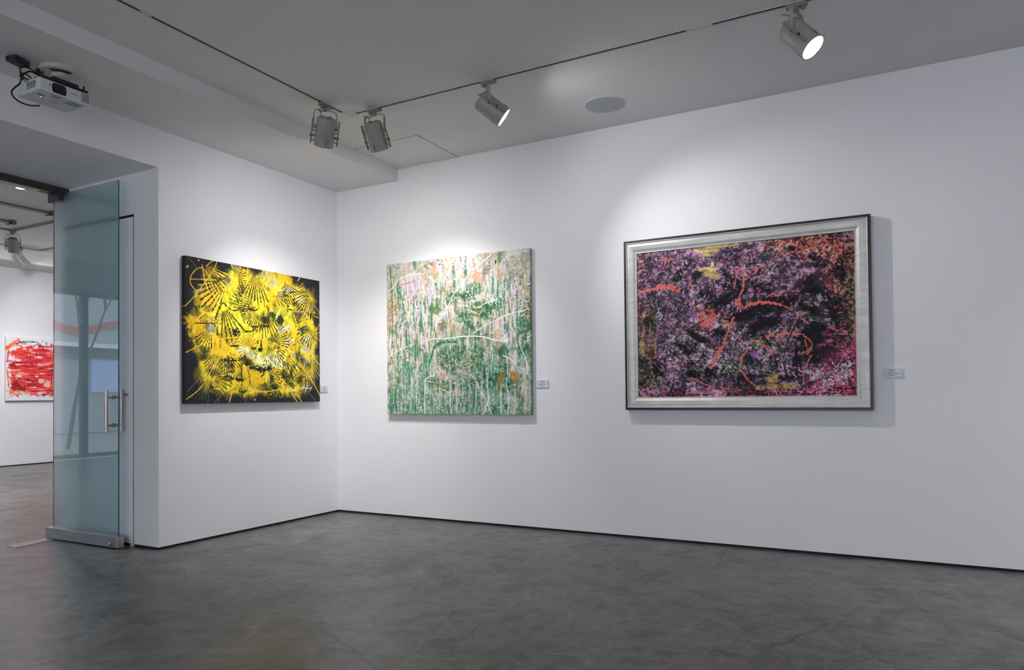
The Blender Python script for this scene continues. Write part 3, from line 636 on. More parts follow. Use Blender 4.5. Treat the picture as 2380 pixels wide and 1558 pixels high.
# violet slashes
F.lines([[(0.2841,0.0484),(0.3344,0.051)]], 17, (200, 120, 200), dry=.3)
F.lines([[(0.3971,0.115),(0.4108,0.1114),(0.4357,0.0857)], [(0.4513,0.1052),(0.4866,0.0617)], [(0.3501,0.1238),(0.3697,0.1114)], [(0.3089,0.1034),(0.3423,0.0963)], [(0.1091,0.2321),(0.1234,0.2241)]], 6.5, (190, 140, 205), dry=.3, w1=3)
F.lines([[(0.4977,0.0164),(0.4494,0.0395),(0.4056,0.067)], [(0.3566,0.0448),(0.4108,0.0715)], [(0.2985,0.012),(0.3292,0.0173)]], 6, (84, 60, 96), dry=.35)
F.lines([[(0.3939,0.1318),(0.4644,0.1238),(0.5415,0.1096)], [(0.2782,0.0644),(0.2293,0.0848),(0.1862,0.13)], [(0.2671,0.0342),(0.2299,0.0732),(0.2266,0.0928)], [(0.0496,0.1886),(0.1039,0.1789)], [(0.1071,0.1256),(0.1744,0.1034)], [(0.0,0.3742),(0.0209,0.352)]], 4.5, (190, 72, 104), dry=.3)
# coral strokes
CO = (216, 106, 92)
F.stroke([(-0.0007,0.2845),(0.049,0.2632),(0.1025,0.2534),(0.1444,0.2463),(0.1672,0.2508)], 10.4, CO, w1=34, dry=.22, wob=.6); F.stroke([(0.1058,0.2534),(0.1561,0.2437),(0.1848,0.2588),(0.2103,0.2845)], 31.2, CO, w1=34, dry=.38, wob=.6)
F.stroke([(0.1457,0.1016),(0.1489,0.0475),(0.1607,0.0723),(0.175,0.0661)], 11.7, CO, dry=.25, wob=.5)
F.stroke([(0.5421,0.4043),(0.5813,0.3972),(0.6199,0.399),(0.6577,0.4079),(0.6956,0.4274),(0.7355,0.4603)], 26.0, CO, w1=9, wob=.65)
F.stroke([(0.5042,0.1664),(0.5186,0.194),(0.5206,0.2392),(0.516,0.2978),(0.5023,0.3449),(0.4997,0.3671)], 14.3, CO, wob=.7); F.stroke([(0.4905,0.1798),(0.4847,0.2348),(0.4762,0.2934)], 7.8, CO, wob=.6)
F.stroke([(0.4886,0.3813),(0.5016,0.4123),(0.5042,0.4452)], 44.2, CO, w1=10, dry=.25, wob=.5); F.stroke([(0.5415,0.3972),(0.5225,0.4283)], 13.0, CO, wob=.6)
F.stroke([(0.4729,0.4771),(0.4605,0.5153),(0.4494,0.5561),(0.4324,0.6067),(0.4161,0.6742),(0.3906,0.7292),(0.3736,0.7701),(0.3625,0.8038)], 11.7, CO, w1=16, wob=.75); F.stroke([(0.4579,0.5304),(0.4442,0.5668)], 31.2, CO, w1=10, wob=.5, dry=.2); F.stroke([(0.405,0.6804),(0.371,0.7772)], 23.4, CO, w1=20, wob=.7, dry=.42)
F.stroke([(0.3266,0.5055),(0.3488,0.5224),(0.3632,0.4851),(0.3795,0.4718)], 46.8, CO, w1=22, dry=.35, wob=.6); F.stroke([(0.3135,0.4505),(0.3305,0.4407)], 26.0, CO, dry=.35, wob=.5); F.stroke([(0.3566,0.5606),(0.3762,0.5428)], 13.0, CO, wob=.6)
F.stroke([(0.6251,0.6156),(0.6355,0.6059),(0.6532,0.6156)], 33.8, CO, w1=7, wob=.6); F.stroke([(0.676,0.6059),(0.7185,0.6023),(0.7583,0.605),(0.7779,0.6112)], 18.2, CO, w1=9, wob=.8)
F.stroke([(0.7636,0.478),(0.7766,0.5109),(0.8008,0.5464)], 20.8, CO, w1=10, dry=.25, wob=.5); F.stroke([(0.8844,0.5686),(0.9125,0.5952)], 15.6, CO, dry=.4); F.stroke([(0.9262,0.5996),(0.9543,0.6085)], 24, (205, 100, 92), dry=.35)
F.stroke([(0.7825,0.6218),(0.8067,0.652),(0.8145,0.6813),(0.8034,0.7124),(0.7936,0.7337)], 10.4, CO, wob=.6); F.stroke([(0.8054,0.7443),(0.7956,0.7834),(0.7825,0.818),(0.7577,0.85)], 9.1, CO, wob=.6, w1=4); F.stroke([(0.7642,0.7284),(0.791,0.7186)], 10.4, CO, wob=.6); F.stroke([(0.7845,0.644),(0.7936,0.7017),(0.7949,0.7372)], 6.5, CO, wob=.6)
F.stroke([(0.5447,0.644),(0.5709,0.636)], 9.1, CO, wob=.5); F.stroke([(0.5937,0.6618),(0.6218,0.692),(0.644,0.7319)], 10.4, CO, wob=.6); F.stroke([(0.5363,0.6582),(0.5304,0.6911),(0.5088,0.7417),(0.5029,0.7825),(0.4971,0.8154),(0.5153,0.8455),(0.531,0.8837)], 9.1, CO, w1=14, wob=.8)
F.stroke([(0.2671,0.8615),(0.3201,0.9006),(0.3697,0.9281)], 7.8, CO, w1=7, dry=.25, wob=.6); F.stroke([(0.5369,0.8908),(0.5676,0.9245)], 9.1, CO, wob=.6)
F.stroke([(0.6845,0.0581),(0.6741,0.1008),(0.6434,0.1363),(0.6068,0.1753),(0.5996,0.2295)], 6, (200, 104, 88), dry=.2, wob=.6); F.stroke([(0.6897,0.0661),(0.712,0.0981),(0.7394,0.0954),(0.759,0.0794)], 7, (196, 92, 80), dry=.25); F.stroke([(0.6806,0.1922),(0.6597,0.241)], 7.8, CO, dry=.2)
F.stroke([(0.5813,0.36),(0.5996,0.344),(0.6127,0.3413)], 7.8, CO, wob=.7); F.stroke([(0.6225,0.3644),(0.6512,0.3458)], 7.8, CO, wob=.7); F.stroke([(0.5598,0.2179),(0.5833,0.1798)], 18.2, CO, dry=.42, wob=.6)
F.stroke([(0.2704,0.2446),(0.2874,0.2774)], 13.0, CO, w1=4, wob=.6); F.stroke([(0.2489,0.1691),(0.2678,0.2401)], 5, (200, 110, 110), dry=.45); F.stroke([(0.2528,0.3466),(0.2809,0.3839)], 11.7, CO, dry=.4)
for q, rx, ry, n, s_ in zip([(0.3246,0.4532),(0.388,0.4585),(0.3586,0.4177)]+[(0.7015,0.3502),(0.6865,0.3671),(0.9177,0.1167),(0.8948,0.0608),(0.774,0.0493),(0.9157,0.2916)]+[(0.4291,0.9254),(0.2371,0.7523),(0.3338,0.9281)]+[(0.6682,0.6254),(0.9366,0.5277),(0.8635,0.7266),(0.7172,0.7186)], [50,70,50,60,50,70,60,60,50,60,40,50,60,60,90,90], [30,24,40,24,30,50,30,22,80,24,26,16,30,60,70,60], [60,60,30,26,20,70,60,40,40,30,24,20,24,30,24,24], [9,8,8,8,7,8,8,8,8,8,7,6,8,8,6,6]):
    F.splat(q, rx, ry, n, s_, CO, .9)
for q in [(0.0901,0.0111),(0.1019,0.0484),(0.0496,0.0413),(0.1391,0.1398),(0.1966,0.0928),(0.4115,0.2943),(0.4389,0.2934),(0.2345,0.1514)]+[(0.5493,0.202),(0.6061,0.249),(0.8543,0.2774),(0.695,0.0235)]+[(0.5049,0.6076),(0.3651,0.5801),(0.4448,0.7692)]+[(0.6871,0.486),(0.8863,0.7745),(0.8824,0.8225),(0.7302,0.5632)]: F.blob(q, 9, 9, (220, 104, 90), 1, n=.5)
for q in [(0.4853,0.1771)]+[(0.6283,0.0626),(0.5898,0.0945),(0.6107,0.0404),(0.789,0.265),(0.789,0.1398),(0.5558,0.3094),(0.5846,0.3076),(0.97,0.4283),(0.9118,0.4567)]+[(0.1039,0.7372),(0.0836,0.723),(0.3723,0.9308),(0.4402,0.6636)]+[(0.757,0.8154),(0.8648,0.8358),(0.6466,0.763)]: F.blob(q, 9, 8, (232, 62, 108), 1, n=.5)
for q in [(0.5722,0.7266),(0.759,0.6618),(0.7309,0.7337),(0.7753,0.818),(0.7022,0.7435)]: F.blob(q, 12, 12, (158, 98, 172), .85, n=.5)
# pinks and whites in the lower right
F.splat([(0.9445,0.8278)][0], 34, 40, 150, 7, (206, 196, 208)); F.splat([(0.8779,0.9059)][0], 34, 26, 90, 7, (200, 188, 200)); F.splat([(0.9275,0.9006)][0], 34, 20, 80, 7, (206, 196, 208)); F.splat([(0.7995,0.8473)][0], 56, 20, 120, 7, (200, 168, 180)); F.splat([(0.821,0.8802)][0], 16, 16, 40, 6, (210, 204, 212)); F.splat([(0.917,0.9805)][0], 40, 9, 50, 7, (220, 208, 215))
F.splat([(0.0692,0.9538)][0], 50, 14, 90, 8, (190, 140, 165)); F.splat([(0.9549,0.9494)][0], 70, 30, 120, 8, (206, 74, 88)); F.splat([(0.9941,0.7328)][0], 10, 160, 90, 8, (190, 60, 104)); F.splat([(0.0033,0.0191)][0], 10, 24, 20, 6, (170, 170, 175)); F.splat([(0.9791,0.0422)][0], 24, 30, 50, 7, (170, 130, 150))
F.lines([[(0.6395,0.9627),(0.7394,0.9618),(0.8609,0.9636),(0.966,0.9601)], [(0.241,0.9645),(0.4017,0.9645)], [(0.776,0.7949),(0.853,0.7994)], [(0.9073,0.6183),(0.9771,0.6245)]], 5, (186, 150, 178), dry=.45, wob=.5)
F.lines([[(0.1248,0.9938),(0.2913,0.9956),(0.5323,0.9867)], [(0.5356,0.9867),(0.7394,0.9929),(1.0007,0.992)]], 9, (190, 62, 72), dry=.42, wob=.5)
F.lines([[(0.6519,0.9751),(0.7642,0.9787),(0.8844,0.9734)], [(0.2632,0.9743),(0.3468,0.9769)]], 9, (44, 26, 36), dry=.4)
# greens
GR = (70, 150, 66)
for l, w_ in (([(0.1385,0.3395),(0.1221,0.3617),(0.1045,0.3955)], 7), ([(0.659,0.0768),(0.631,0.091),(0.5918,0.1114)], 8), ([(0.2071,0.5925),(0.2188,0.6094),(0.2358,0.6272)], 7), ([(0.1705,0.5553),(0.1848,0.5606)], 9), ([(0.0732,0.8757),(0.0875,0.9112),(0.0993,0.9387)], 17), ([(0.2822,0.8083),(0.3155,0.8242)], 9), ([(0.6048,0.8509),(0.6329,0.8571)], 11), ([(0.9112,0.6937),(0.9347,0.6742),(0.9464,0.668)], 6), ([(0.0914,0.4789),(0.1006,0.4958)], 16), ([(0.4984,0.9805),(0.5088,0.9831)], 9)): F.stroke(l, w_, GR, dry=.35, wob=.5, a=.85)
F.splat([(0.4709,0.8109)][0], 44, 14, 60, 6, (96, 150, 84)); F.splat([(0.2933,0.7932)][0], 30, 30, 30, 5, (110, 150, 100)); F.blob([(0.047,0.8038)][0], 30, 60, (44, 58, 30), .6); F.splat([(0.4579,0.8029)][0], 60, 24, 70, 6, (180, 186, 160)); F.splat([(0.1156,0.4461)][0], 14, 30, 50, 6, (180, 178, 182)); F.splat([(0.6277,0.8278)][0], 70, 24, 60, 5, (170, 150, 172)); F.blob([(0.9491,0.6715)][0], 8, 6, (150, 150, 70), .9)
# black whiplash lines
BK = (16, 15, 20)
F.lines([[(0.7642,0.5029),(0.7387,0.5695),(0.7185,0.6254),(0.7028,0.6822),(0.6924,0.7541)], [(0.501,0.4816),(0.5134,0.5419),(0.5389,0.6209)], [(0.5996,0.6032),(0.6251,0.6449),(0.6421,0.6937)], [(0.2462,0.6724),(0.26,0.7346),(0.2763,0.8038)], [(0.3325,0.4905),(0.2959,0.5144),(0.2476,0.5455)], [(0.6917,0.7825),(0.7061,0.8553),(0.7204,0.8953)], [(0.7139,0.8127),(0.7479,0.8562)], [(0.7603,0.4177),(0.804,0.4647)], [(0.5447,0.1451),(0.5918,0.1443),(0.6225,0.1389)], [(0.3795,0.2526),(0.3867,0.3067),(0.3912,0.383),(0.3965,0.4514)]], 7, BK, wob=.4)
F.lines([[(0.7596,0.5029),(0.7342,0.565),(0.7106,0.6245)], [(0.516,0.5606),(0.5363,0.6138)], [(0.3018,0.5029),(0.2449,0.5411)], [(0.7061,0.5091),(0.7008,0.6387),(0.7022,0.7186)], [(0.3762,0.2526),(0.3841,0.3253)], [(0.5918,0.1407),(0.6636,0.1389),(0.7681,0.1576)], [(0.5402,0.6103),(0.5552,0.6334)], [(0.3285,0.3538),(0.3481,0.3502),(0.3592,0.3271)]], 2.6, (170, 150, 172), wob=.3)
F.lines([[(0.2332,0.5517),(0.2482,0.5224),(0.2515,0.4842)], [(0.953,0.6955),(0.9595,0.755)]], 6, (196, 84, 116), dry=.35)
F.lines([[(0.2227,0.4976),(0.2195,0.5357),(0.2051,0.5615)]], 9, (140, 106, 60), dry=.3)
# signature
F.lines([[(0.9086,0.9245),(0.904,0.9352),(0.9007,0.9734)], [(0.8942,0.9379),(0.9059,0.9414),(0.9151,0.9387)], [(0.9151,0.9387),(0.919,0.9441),(0.9268,0.9387),(0.9327,0.9441)], [(0.9412,0.929),(0.934,0.9352),(0.9314,0.9601),(0.9314,0.9805)], [(0.9268,0.9458),(0.9504,0.9458),(0.9732,0.9503)], [(0.9732,0.9361),(0.9778,0.9467),(0.9706,0.9636)]], 5.5, (14, 12, 18))
fr = thing('framed_painting', 'wide mauve, black and coral abstract painting in a silver frame with a thin black rim', 'painting', (3.8285, 0, .998))
def uvw(x, z, y=0): return (x-3.8285, y, z-.998)
o = F.mesh('canvas', (3.067-3.8285, -.040, 2.2115-.998), (1, 0, 0), (0, 1, 0), .012, GAIN*.92, M_paint, fr)
def mitre(name, prof, m, parent, x0=2.970, x1=4.687, z0=.998, z1=2.305):
    bm = bmesh.new(); rings = []
    for ins, y in prof:
        rings.append([bm.verts.new(uvw(x, z, -y)) for x, z in ((x0+ins, z0+ins), (x1-ins, z0+ins), (x1-ins, z1-ins), (x0+ins, z1-ins))])
    for i in range(len(rings)-1):
        for k in range(4): bm.faces.new((rings[i][k], rings[i][(k+1) % 4], rings[i+1][(k+1) % 4], rings[i+1][k]))
    return obj(name, bm, m, parent)
mitre('outer_edge', [(0, .004), (0, .062), (.002, .064), (.013, .064), (.015, .060), (.015, .01)], M_edgeblack, fr)
mitre('frame_moulding', [(.015, .055), (.017, .0645), (.021, .066), (.024, .0645), (.026, .058), (.045, .0595), (.070, .055), (.088, .047), (.093, .046), (.097, .047), (.099, .045), (.099, .03)], M_silver, fr)
bm = bmesh.new(); box(bm, 3.0-3.8285, 4.66-3.8285, -.03, -.006, .03, 1.28); obj('backing_board', bm, M_edgeblack, fr)

# ------------------------------------------------------------------ painting 2: yellow on black
Yp = Canvas(1445, 1137, 520, 420, (40, 40, 44), 23)
n1 = Yp.noise(130, 110, oct=4); n2 = Yp.noise(55, 75, oct=4); n3 = Yp.noise(24, 50, oct=4, gain=.65); n4 = Yp.noise(240, 40, oct=4); n5 = Yp.noise(16, 16, oct=2)
cx, cy = .525, .49; ex = np.maximum(np.abs(Yp.X/1445-cx)/.425, np.abs(Yp.Y/1137-cy)/.435)
ex = (np.abs((Yp.X/1445-cx)/.43)**5+np.abs((Yp.Y/1137-cy)/.44)**5)**(1/5)
massm = 1-Yp.step(ex+(n2-.5)*.11+(n1-.5)*.12, .97, 1.10)
tt = np.clip(.5+(n1-.5)*.55+(n2-.5)*.5+(n3-.5)*.65, 0, 1)
ye = Yp.palette(tt, [(0, (60, 60, 36)), (.14, (110, 104, 40)), (.27, (176, 162, 42)), (.4, (220, 196, 44)), (.6, (236, 204, 48)), (.8, (244, 216, 66)), (1, (246, 228, 110))])
Yp.blendimg(massm, ye)
def YB(l, rx, ry, c, a=1, **k): [Yp.blob(q, rx, ry, c, a, **k) for q in l]
og = Yp.palette(n3, [(0, (186, 146, 32)), (.5, (232, 188, 36)), (1, (246, 208, 60))])
li = Yp.palette(n3, [(0, (150, 150, 40)), (.5, (216, 206, 44)), (1, (238, 226, 90))])
wh = Yp.palette(n3, [(0, (178, 178, 110)), (.5, (222, 220, 170)), (1, (240, 240, 220))])
gy = Yp.palette(n3, [(0, (90, 92, 84)), (.5, (150, 152, 140)), (1, (196, 198, 186))])
dk = Yp.palette(n3, [(0, (30, 32, 28)), (.5, (66, 68, 40)), (1, (150, 140, 50))])
YB([(0.1156,0.2586),(0.173,0.285),(0.0775,0.4415),(0.3772,0.0739),(0.2062,0.2278)]+[(0.5785,0.2225),(0.4858,0.1653),(0.5862,0.0457),(0.699,0.0325)]+[(0.0927,0.5004),(0.2111,0.5972),(0.4249,0.5444)]+[(0.755,0.5119),(0.4768,0.569),(0.4761,0.8144)], 110, 90, og, .85)
YB([(0.29,0.2507),(0.3239,0.372),(0.2893,0.358)]+[(0.4782,0.219),(0.6408,0.3333),(0.717,0.343)]+[(0.6028,0.6209),(0.4948,0.6385),(0.5661,0.6702)]+[(0.4062,0.4635)], 130, 80, li, .8)
YB([(0.6664,0.4398),(0.6969,0.4186),(0.7294,0.1231),(0.836,0.1785)]+[(0.5841,0.6728),(0.6581,0.7194),(0.7273,0.518),(0.8747,0.5743),(0.463,0.6508),(0.5294,0.6966),(0.8879,0.482)]+[(0.3696,0.6121),(0.4242,0.6271)], 75, 34, wh, .85)
YB([(0.5426,0.0317),(0.6048,0.0853),(0.6754,0.1653),(0.9308,0.2032),(0.8554,0.4222)]+[(0.0595,0.2401),(0.0872,0.2225),(0.1536,0.4547),(0.3246,0.0185),(0.2734,0.1425)]+[(0.8955,0.569),(0.7938,0.6394),(0.874,0.6807),(0.8547,0.5224)]+[(0.1578,0.4872),(0.1647,0.4723)], 50, 34, gy, .6)
YB([(0.5855,0.3333),(0.5488,0.3729),(0.8152,0.2946),(0.7958,0.2216)]+[(0.4768,0.7414),(0.5474,0.7318),(0.7031,0.7986),(0.7536,0.8646),(0.6201,0.8839),(0.5287,0.8839),(0.5958,0.5251),(0.8131,0.8259)]+[(0.2796,0.7274),(0.2976,0.7564),(0.3509,0.8171),(0.2734,0.6878),(0.1183,0.6288),(0.128,0.6631),(0.1772,0.7854),(0.2623,0.8197),(0.4242,0.7027),(0.1114,0.6816)]+[(0.1405,0.3412),(0.0623,0.3791)], 56, 30, dk, .72)
YB([(0.0623,0.08),(0.0561,0.1794),(0.0318,0.2718)]+[(0.982,0.0598),(0.9813,0.2348),(0.9723,0.3333)], 40, 70, (40, 40, 44), .9)
# horizontal ochre beds near the bottom
for l in ([(0.2796,0.7678),(0.4429,0.7625)], [(0.3363,0.7995),(0.454,0.8004)], [(0.3502,0.8839),(0.4533,0.8909)], [(0.4415,0.774),(0.6429,0.7643)], [(0.4415,0.8259),(0.5114,0.8311)], [(0.4415,0.8742),(0.4969,0.8777)], [(0.245,0.8487),(0.1903,0.8206)], [(0.3792,0.854),(0.4533,0.8531)]): Yp.stroke(l, 44, (214, 172, 36), .85, dry=.35, wob=.4)
Yp.lines([[(0.083,0.4872),(0.0907,0.5638)], [(0.1121,0.4811),(0.11,0.5726)], [(0.0962,0.4934),(0.0941,0.5849)]], 20, (206, 160, 34), w1=7, dry=.2)
DK = (30, 31, 28)
# comb fans (dark, tapered)
FN = lambda q, r0, r1, a0, a1, n, w_, c=DK, **k: Yp.fan(q[0], r0, r1*.92, a0, a1, n, w_*.8, c, .92, dry=.1, wob=.3, **k)
FN([(0.1003,0.0317)], 60, 300, -68, -8, 9, 15); FN([(0.1003,0.0413)], 130, 230, -95, -60, 5, 13); FN([(0.1093,0.0158)], 40, 200, -20, 8, 5, 10)
FN([(0.2734,0.1214)], 95, 340, 182, 250, 9, 17); FN([(0.283,0.1231)], 95, 190, -60, 110, 26, 10)
FN([(0.2388,0.2973)], 60, 330, -92, -42, 6, 17); FN([(0.1599,0.3421)], 60, 140, -140, -20, 15, 9)
FN([(0.4754,0.0158)], 60, 290, -125, -62, 9, 15); FN([(0.445,0.3017)], 60, 230, 100, 190, 12, 9); FN([(0.445,0.3017)], 50, 140, 190, 260, 8, 9)
FN([(0.5024,0.2902)], 60, 200, -180, -60, 17, 10); FN([(0.5315,0.2938)], 70, 250, -110, -15, 12, 12); FN([(0.4955,0.2806)], 60, 160, 100, 175, 9, 9)
FN([(0.6567,0.051)], 70, 250, -70, -18, 9, 14); FN([(0.7176,0.1548)], 150, 260, -70, 60, 17, 11); FN([(0.6152,0.1557)], 40, 150, -60, 10, 6, 12)
FN([(0.5855,0.2111)], 150, 240, -80, 15, 16, 10); FN([(0.9398,0.0906)], 90, 290, 190, 270, 12, 17); FN([(0.7993,0.3712)], 20, 170, 20, 100, 9, 9); FN([(0.9384,0.3641)], 60, 230, 200, 262, 8, 14); FN([(0.755,0.4318)], 90, 180, -50, 50, 10, 9)
FN([(0.2318,0.6033)], 90, 240, -140, -25, 19, 11); FN([(0.2318,0.6033)], 70, 190, 20, 80, 10, 8); FN([(0.164,0.8144)], 40, 220, -150, 60, 19, 11); FN([(0.1647,0.4723)], 60, 190, -150, -90, 7, 13)
FN([(0.5806,0.5365)], 60, 220, -110, 50, 22, 12); FN([(0.5114,0.7819)], 90, 240, -100, 5, 17, 12); FN([(0.6927,0.5831)], 60, 150, 20, 160, 11, 9); FN([(0.6588,0.5849)], 100, 330, -75, -35, 6, 12)
FN([(0.7737,0.73)], 60, 160, -80, 75, 20, 10); FN([(0.8747,0.5787)], 130, 380, -90, -45, 9, 15); FN([(0.8131,0.7441)], 80, 330, -80, -40, 8, 16); FN([(0.6021,0.8083)], 60, 240, -110, -60, 7, 17); FN([(0.7419,0.7722)], 60, 150, 120, 250, 9, 9); FN([(0.4173,0.6016)], 30, 120, 0, 350, 22, 7)
# pale comb teeth
FN([(0.164,0.8215)], 30, 220, -140, -100, 6, 6, (120, 124, 96)); FN([(0.8747,0.5708)], 160, 380, -82, -48, 6, 7, (196, 190, 150)); FN([(0.9481,0.0809)], 60, 300, 200, 265, 8, 7, (214, 196, 70)); FN([(0.164,0.8144)], 40, 200, 10, 70, 7, 7, (150, 148, 80))
FN([(0.1003,0.0317)], 60, 320, -63, -12, 8, 8, (222, 180, 44)); FN([(0.2734,0.1214)], 95, 340, 186, 246, 8, 8, (232, 196, 50)); FN([(0.4754,0.0158)], 60, 290, -120, -66, 8, 8, (236, 206, 60))
# dark shell of the fans
Yp.lines([[(0.1799,0.117),(0.2325,0.1143),(0.2664,0.1082),(0.283,0.1266)], [(0.1799,0.1513),(0.2062,0.1363),(0.2464,0.1135)]], 16, (66, 58, 26), dry=.2); Yp.blob([(0.2734,0.1179)][0], 40, 26, (120, 108, 60), .9); Yp.stroke([(0.5225,0.7608),(0.5329,0.7854),(0.5114,0.803)], 14, (84, 70, 24)); Yp.stroke([(0.2221,0.3307),(0.2325,0.2946),(0.2491,0.2885),(0.2623,0.3008)], 10, (58, 54, 26))
# black marks
for l, w_ in (([(0.4436,0.3113),(0.4644,0.314),(0.4851,0.3026)], 12), ([(0.4429,0.4354),(0.5059,0.4274),(0.5239,0.4063),(0.5412,0.4239),(0.5633,0.4213)], 13), ([(0.2907,0.5884),(0.3516,0.5884)], 14), ([(0.3772,0.4793),(0.4436,0.4688),(0.4588,0.4468)], 11), ([(0.218,0.6992),(0.2803,0.6913),(0.3329,0.6957)], 16), ([(0.2561,0.3017),(0.317,0.3351),(0.3696,0.3008),(0.4055,0.2779)], 8), ([(0.3211,0.2137),(0.3453,0.2682),(0.3661,0.3448),(0.3945,0.4186)], 6), ([(0.2969,0.8223),(0.3792,0.8373)], 18), ([(0.373,0.7054),(0.3689,0.7801),(0.3723,0.8769)], 9), ([(0.409,0.7265),(0.4235,0.8012),(0.4346,0.876)], 7), ([(0.4422,0.5963),(0.4734,0.5945)], 13), ([(0.5128,0.5277),(0.5142,0.584)], 14), ([(0.4879,0.5365),(0.4893,0.5576)], 12), ([(0.6616,0.7634),(0.6955,0.7986),(0.7183,0.8021)], 14), ([(0.0561,0.4512),(0.1405,0.4433),(0.2256,0.4362)], 7), ([(0.7232,0.2128),(0.7246,0.3017)], 6), ([(0.7363,0.2726),(0.7599,0.2709)], 10), ([(0.3696,0.3333),(0.3979,0.3113),(0.4561,0.3078)], 12)): Yp.stroke(l, w_, DK, wob=.5, dry=.12)
Yp.blob([(0.5087,0.6025)][0], 24, 20, DK, 1, n=.4); Yp.blob([(0.3336,0.489)][0], 44, 44, (32, 36, 34), 1, n=.25); YB([(0.373,0.7089),(0.4055,0.7115)], 24, 18, DK, .9)
YB([(0.463,0.7414),(0.5114,0.7502),(0.5841,0.7441),(0.5585,0.7309)], 60, 22, DK, .85, n=.6)
# the drop
Yp.stroke([(0.6443,0.3553),(0.6388,0.3342),(0.6595,0.2806)], 26, (226, 224, 190), w1=5); Yp.blob([(0.663,0.3624)][0], 40, 40, (52, 54, 40), 1, n=.08, soft=.12); Yp.stroke([(0.6651,0.3527),(0.6671,0.3175)], 52, (52, 54, 40), w1=9); Yp.lines([[(0.6637,0.3861),(0.6637,0.4547)]], 6, (170, 130, 34))
Yp.lines([[(0.7758,0.2876),(0.8886,0.2779)]], 22, (120, 118, 96), dry=.3)
# yellow drips: long lines
YL_ = (240, 196, 52)
for l, w_ in (([(0.1093,0.0589),(0.0747,0.0756),(0.0471,0.1099),(0.0318,0.1495),(0.036,0.19),(0.0685,0.2287)], 9), ([(-0.0021,0.343),(0.0346,0.2982),(0.0775,0.2339),(0.119,0.1689),(0.1606,0.0994),(0.1931,0.0299),(0.2014,-0.0088)], 8), ([(0.1869,-0.0088),(0.1543,0.0202),(0.1315,0.0493)], 8), ([(0.1093,0.0607),(0.1543,0.1214),(0.1799,0.2146)], 6), ([(0.1045,0.0405),(0.1156,0.1073),(0.1218,0.1618),(0.1474,0.2164),(0.1862,0.2586),(0.2256,0.3096)], 8), ([(0.0042,0.4916),(0.0623,0.4336),(0.1183,0.3685),(0.1792,0.3122)], 8), ([(0.0042,0.6535),(0.0796,0.6069),(0.1516,0.5717),(0.2318,0.5453),(0.3225,0.5251),(0.3986,0.5198),(0.4588,0.5172)], 9), ([(0.4429,0.5233),(0.5052,0.5233),(0.5917,0.5409),(0.6664,0.5699),(0.7543,0.6385),(0.8332,0.7089),(0.8941,0.7792),(0.9481,0.8584),(0.9986,0.9472)], 12), ([(0.0069,0.9675),(0.063,0.9244),(0.1114,0.8681),(0.1509,0.7968),(0.191,0.7282),(0.218,0.6904)], 9), ([(0.283,0.9938),(0.3073,0.8989),(0.3218,0.803),(0.3405,0.6772)], 12), ([(0.3405,0.6772),(0.355,0.5945),(0.3696,0.489)], 7), ([(0.2872,0.5884),(0.3301,0.5259),(0.3696,0.4776)], 10), ([(0.2118,0.482),(0.2318,0.5488),(0.2388,0.5954)], 9), ([(0.2422,0.6605),(0.245,0.7326),(0.2346,0.8197)], 7), ([(0.2976,-0.0044),(0.3073,0.0255)], 13), ([(0.8083,0.0317),(0.8291,-0.0018)], 12), ([(0.5965,0.1803),(0.6381,0.1161),(0.6685,0.0563)], 9), ([(0.5965,0.2023),(0.737,0.1812),(0.8644,0.1689)], 8), ([(0.7599,0.2806),(0.8844,0.2647)], 7), ([(0.7986,0.3861),(0.8394,0.3747),(0.8678,0.3412),(0.8844,0.3052)], 13), ([(0.9599,0.2146),(0.9986,0.2682),(1.0062,0.3412),(0.955,0.4274),(0.9336,0.4679)], 8), ([(0.9426,0.2938),(0.9938,0.3078)], 8), ([(1.0021,0.423),(0.9377,0.4565),(0.8962,0.4785)], 8), ([(0.8304,0.5435),(0.8747,0.5743),(0.9536,0.65),(1.0048,0.7062)], 8), ([(0.5772,0.6412),(0.6208,0.606),(0.6886,0.5796)], 11), ([(0.4415,0.9077),(0.5287,0.9182),(0.6201,0.9068),(0.6955,0.876)], 10), ([(0.591,0.73),(0.6651,0.8144),(0.7336,0.9015),(0.8042,1.0062)], 9), ([(0.6574,0.8074),(0.773,0.912),(0.8443,1.0062)], 9), ([(0.7744,0.54),(0.8187,0.4952),(0.8754,0.4565)], 7), ([(0.9419,0.4626),(1.0014,0.496)], 7)): Yp.stroke(l, w_*.72, YL_, wob=.3)
OL = (112, 112, 72)
for l in ([(0.0048,-0.0097),(0.0381,0.0273),(0.0747,0.0739)], [(0.0131,0.9173),(0.0796,0.8338),(0.1183,0.7872),(0.164,0.7291),(0.2111,0.6623)], [(0.1799,1.0),(0.2173,0.9569),(0.2934,0.9103),(0.3433,0.8804)], [(0.2104,0.9965),(0.2311,0.8997),(0.2796,0.8338),(0.3149,0.7634)], [(0.3938,0.9965),(0.427,0.9138)], [(0.8941,0.9085),(0.9689,1.0088)], [(0.519,0.7467),(0.555,0.7238)]): Yp.stroke(l, 5.5, OL, wob=.3)
Yp.stroke([(0.6969,0.5717),(0.7585,0.6121)], 12, (230, 222, 190), dry=.3)
for q in [(0.083,0.0158),(0.1052,-0.0053),(0.018,0.0677),(0.0104,0.0765),(0.0651,0.2682)]+[(0.5322,-0.0018),(0.5073,-0.0044),(0.5827,-0.0009),(0.699,0.0106),(0.7336,0.0246),(0.5571,0.0026)]+[(0.3253,0.9252),(0.3433,0.8936),(0.2623,0.7142),(0.3426,0.4732),(0.3356,0.4943),(0.373,0.7071)]+[(0.4651,0.9771)]: Yp.blob(q, 9, 8, (238, 186, 46), 1, n=.2)
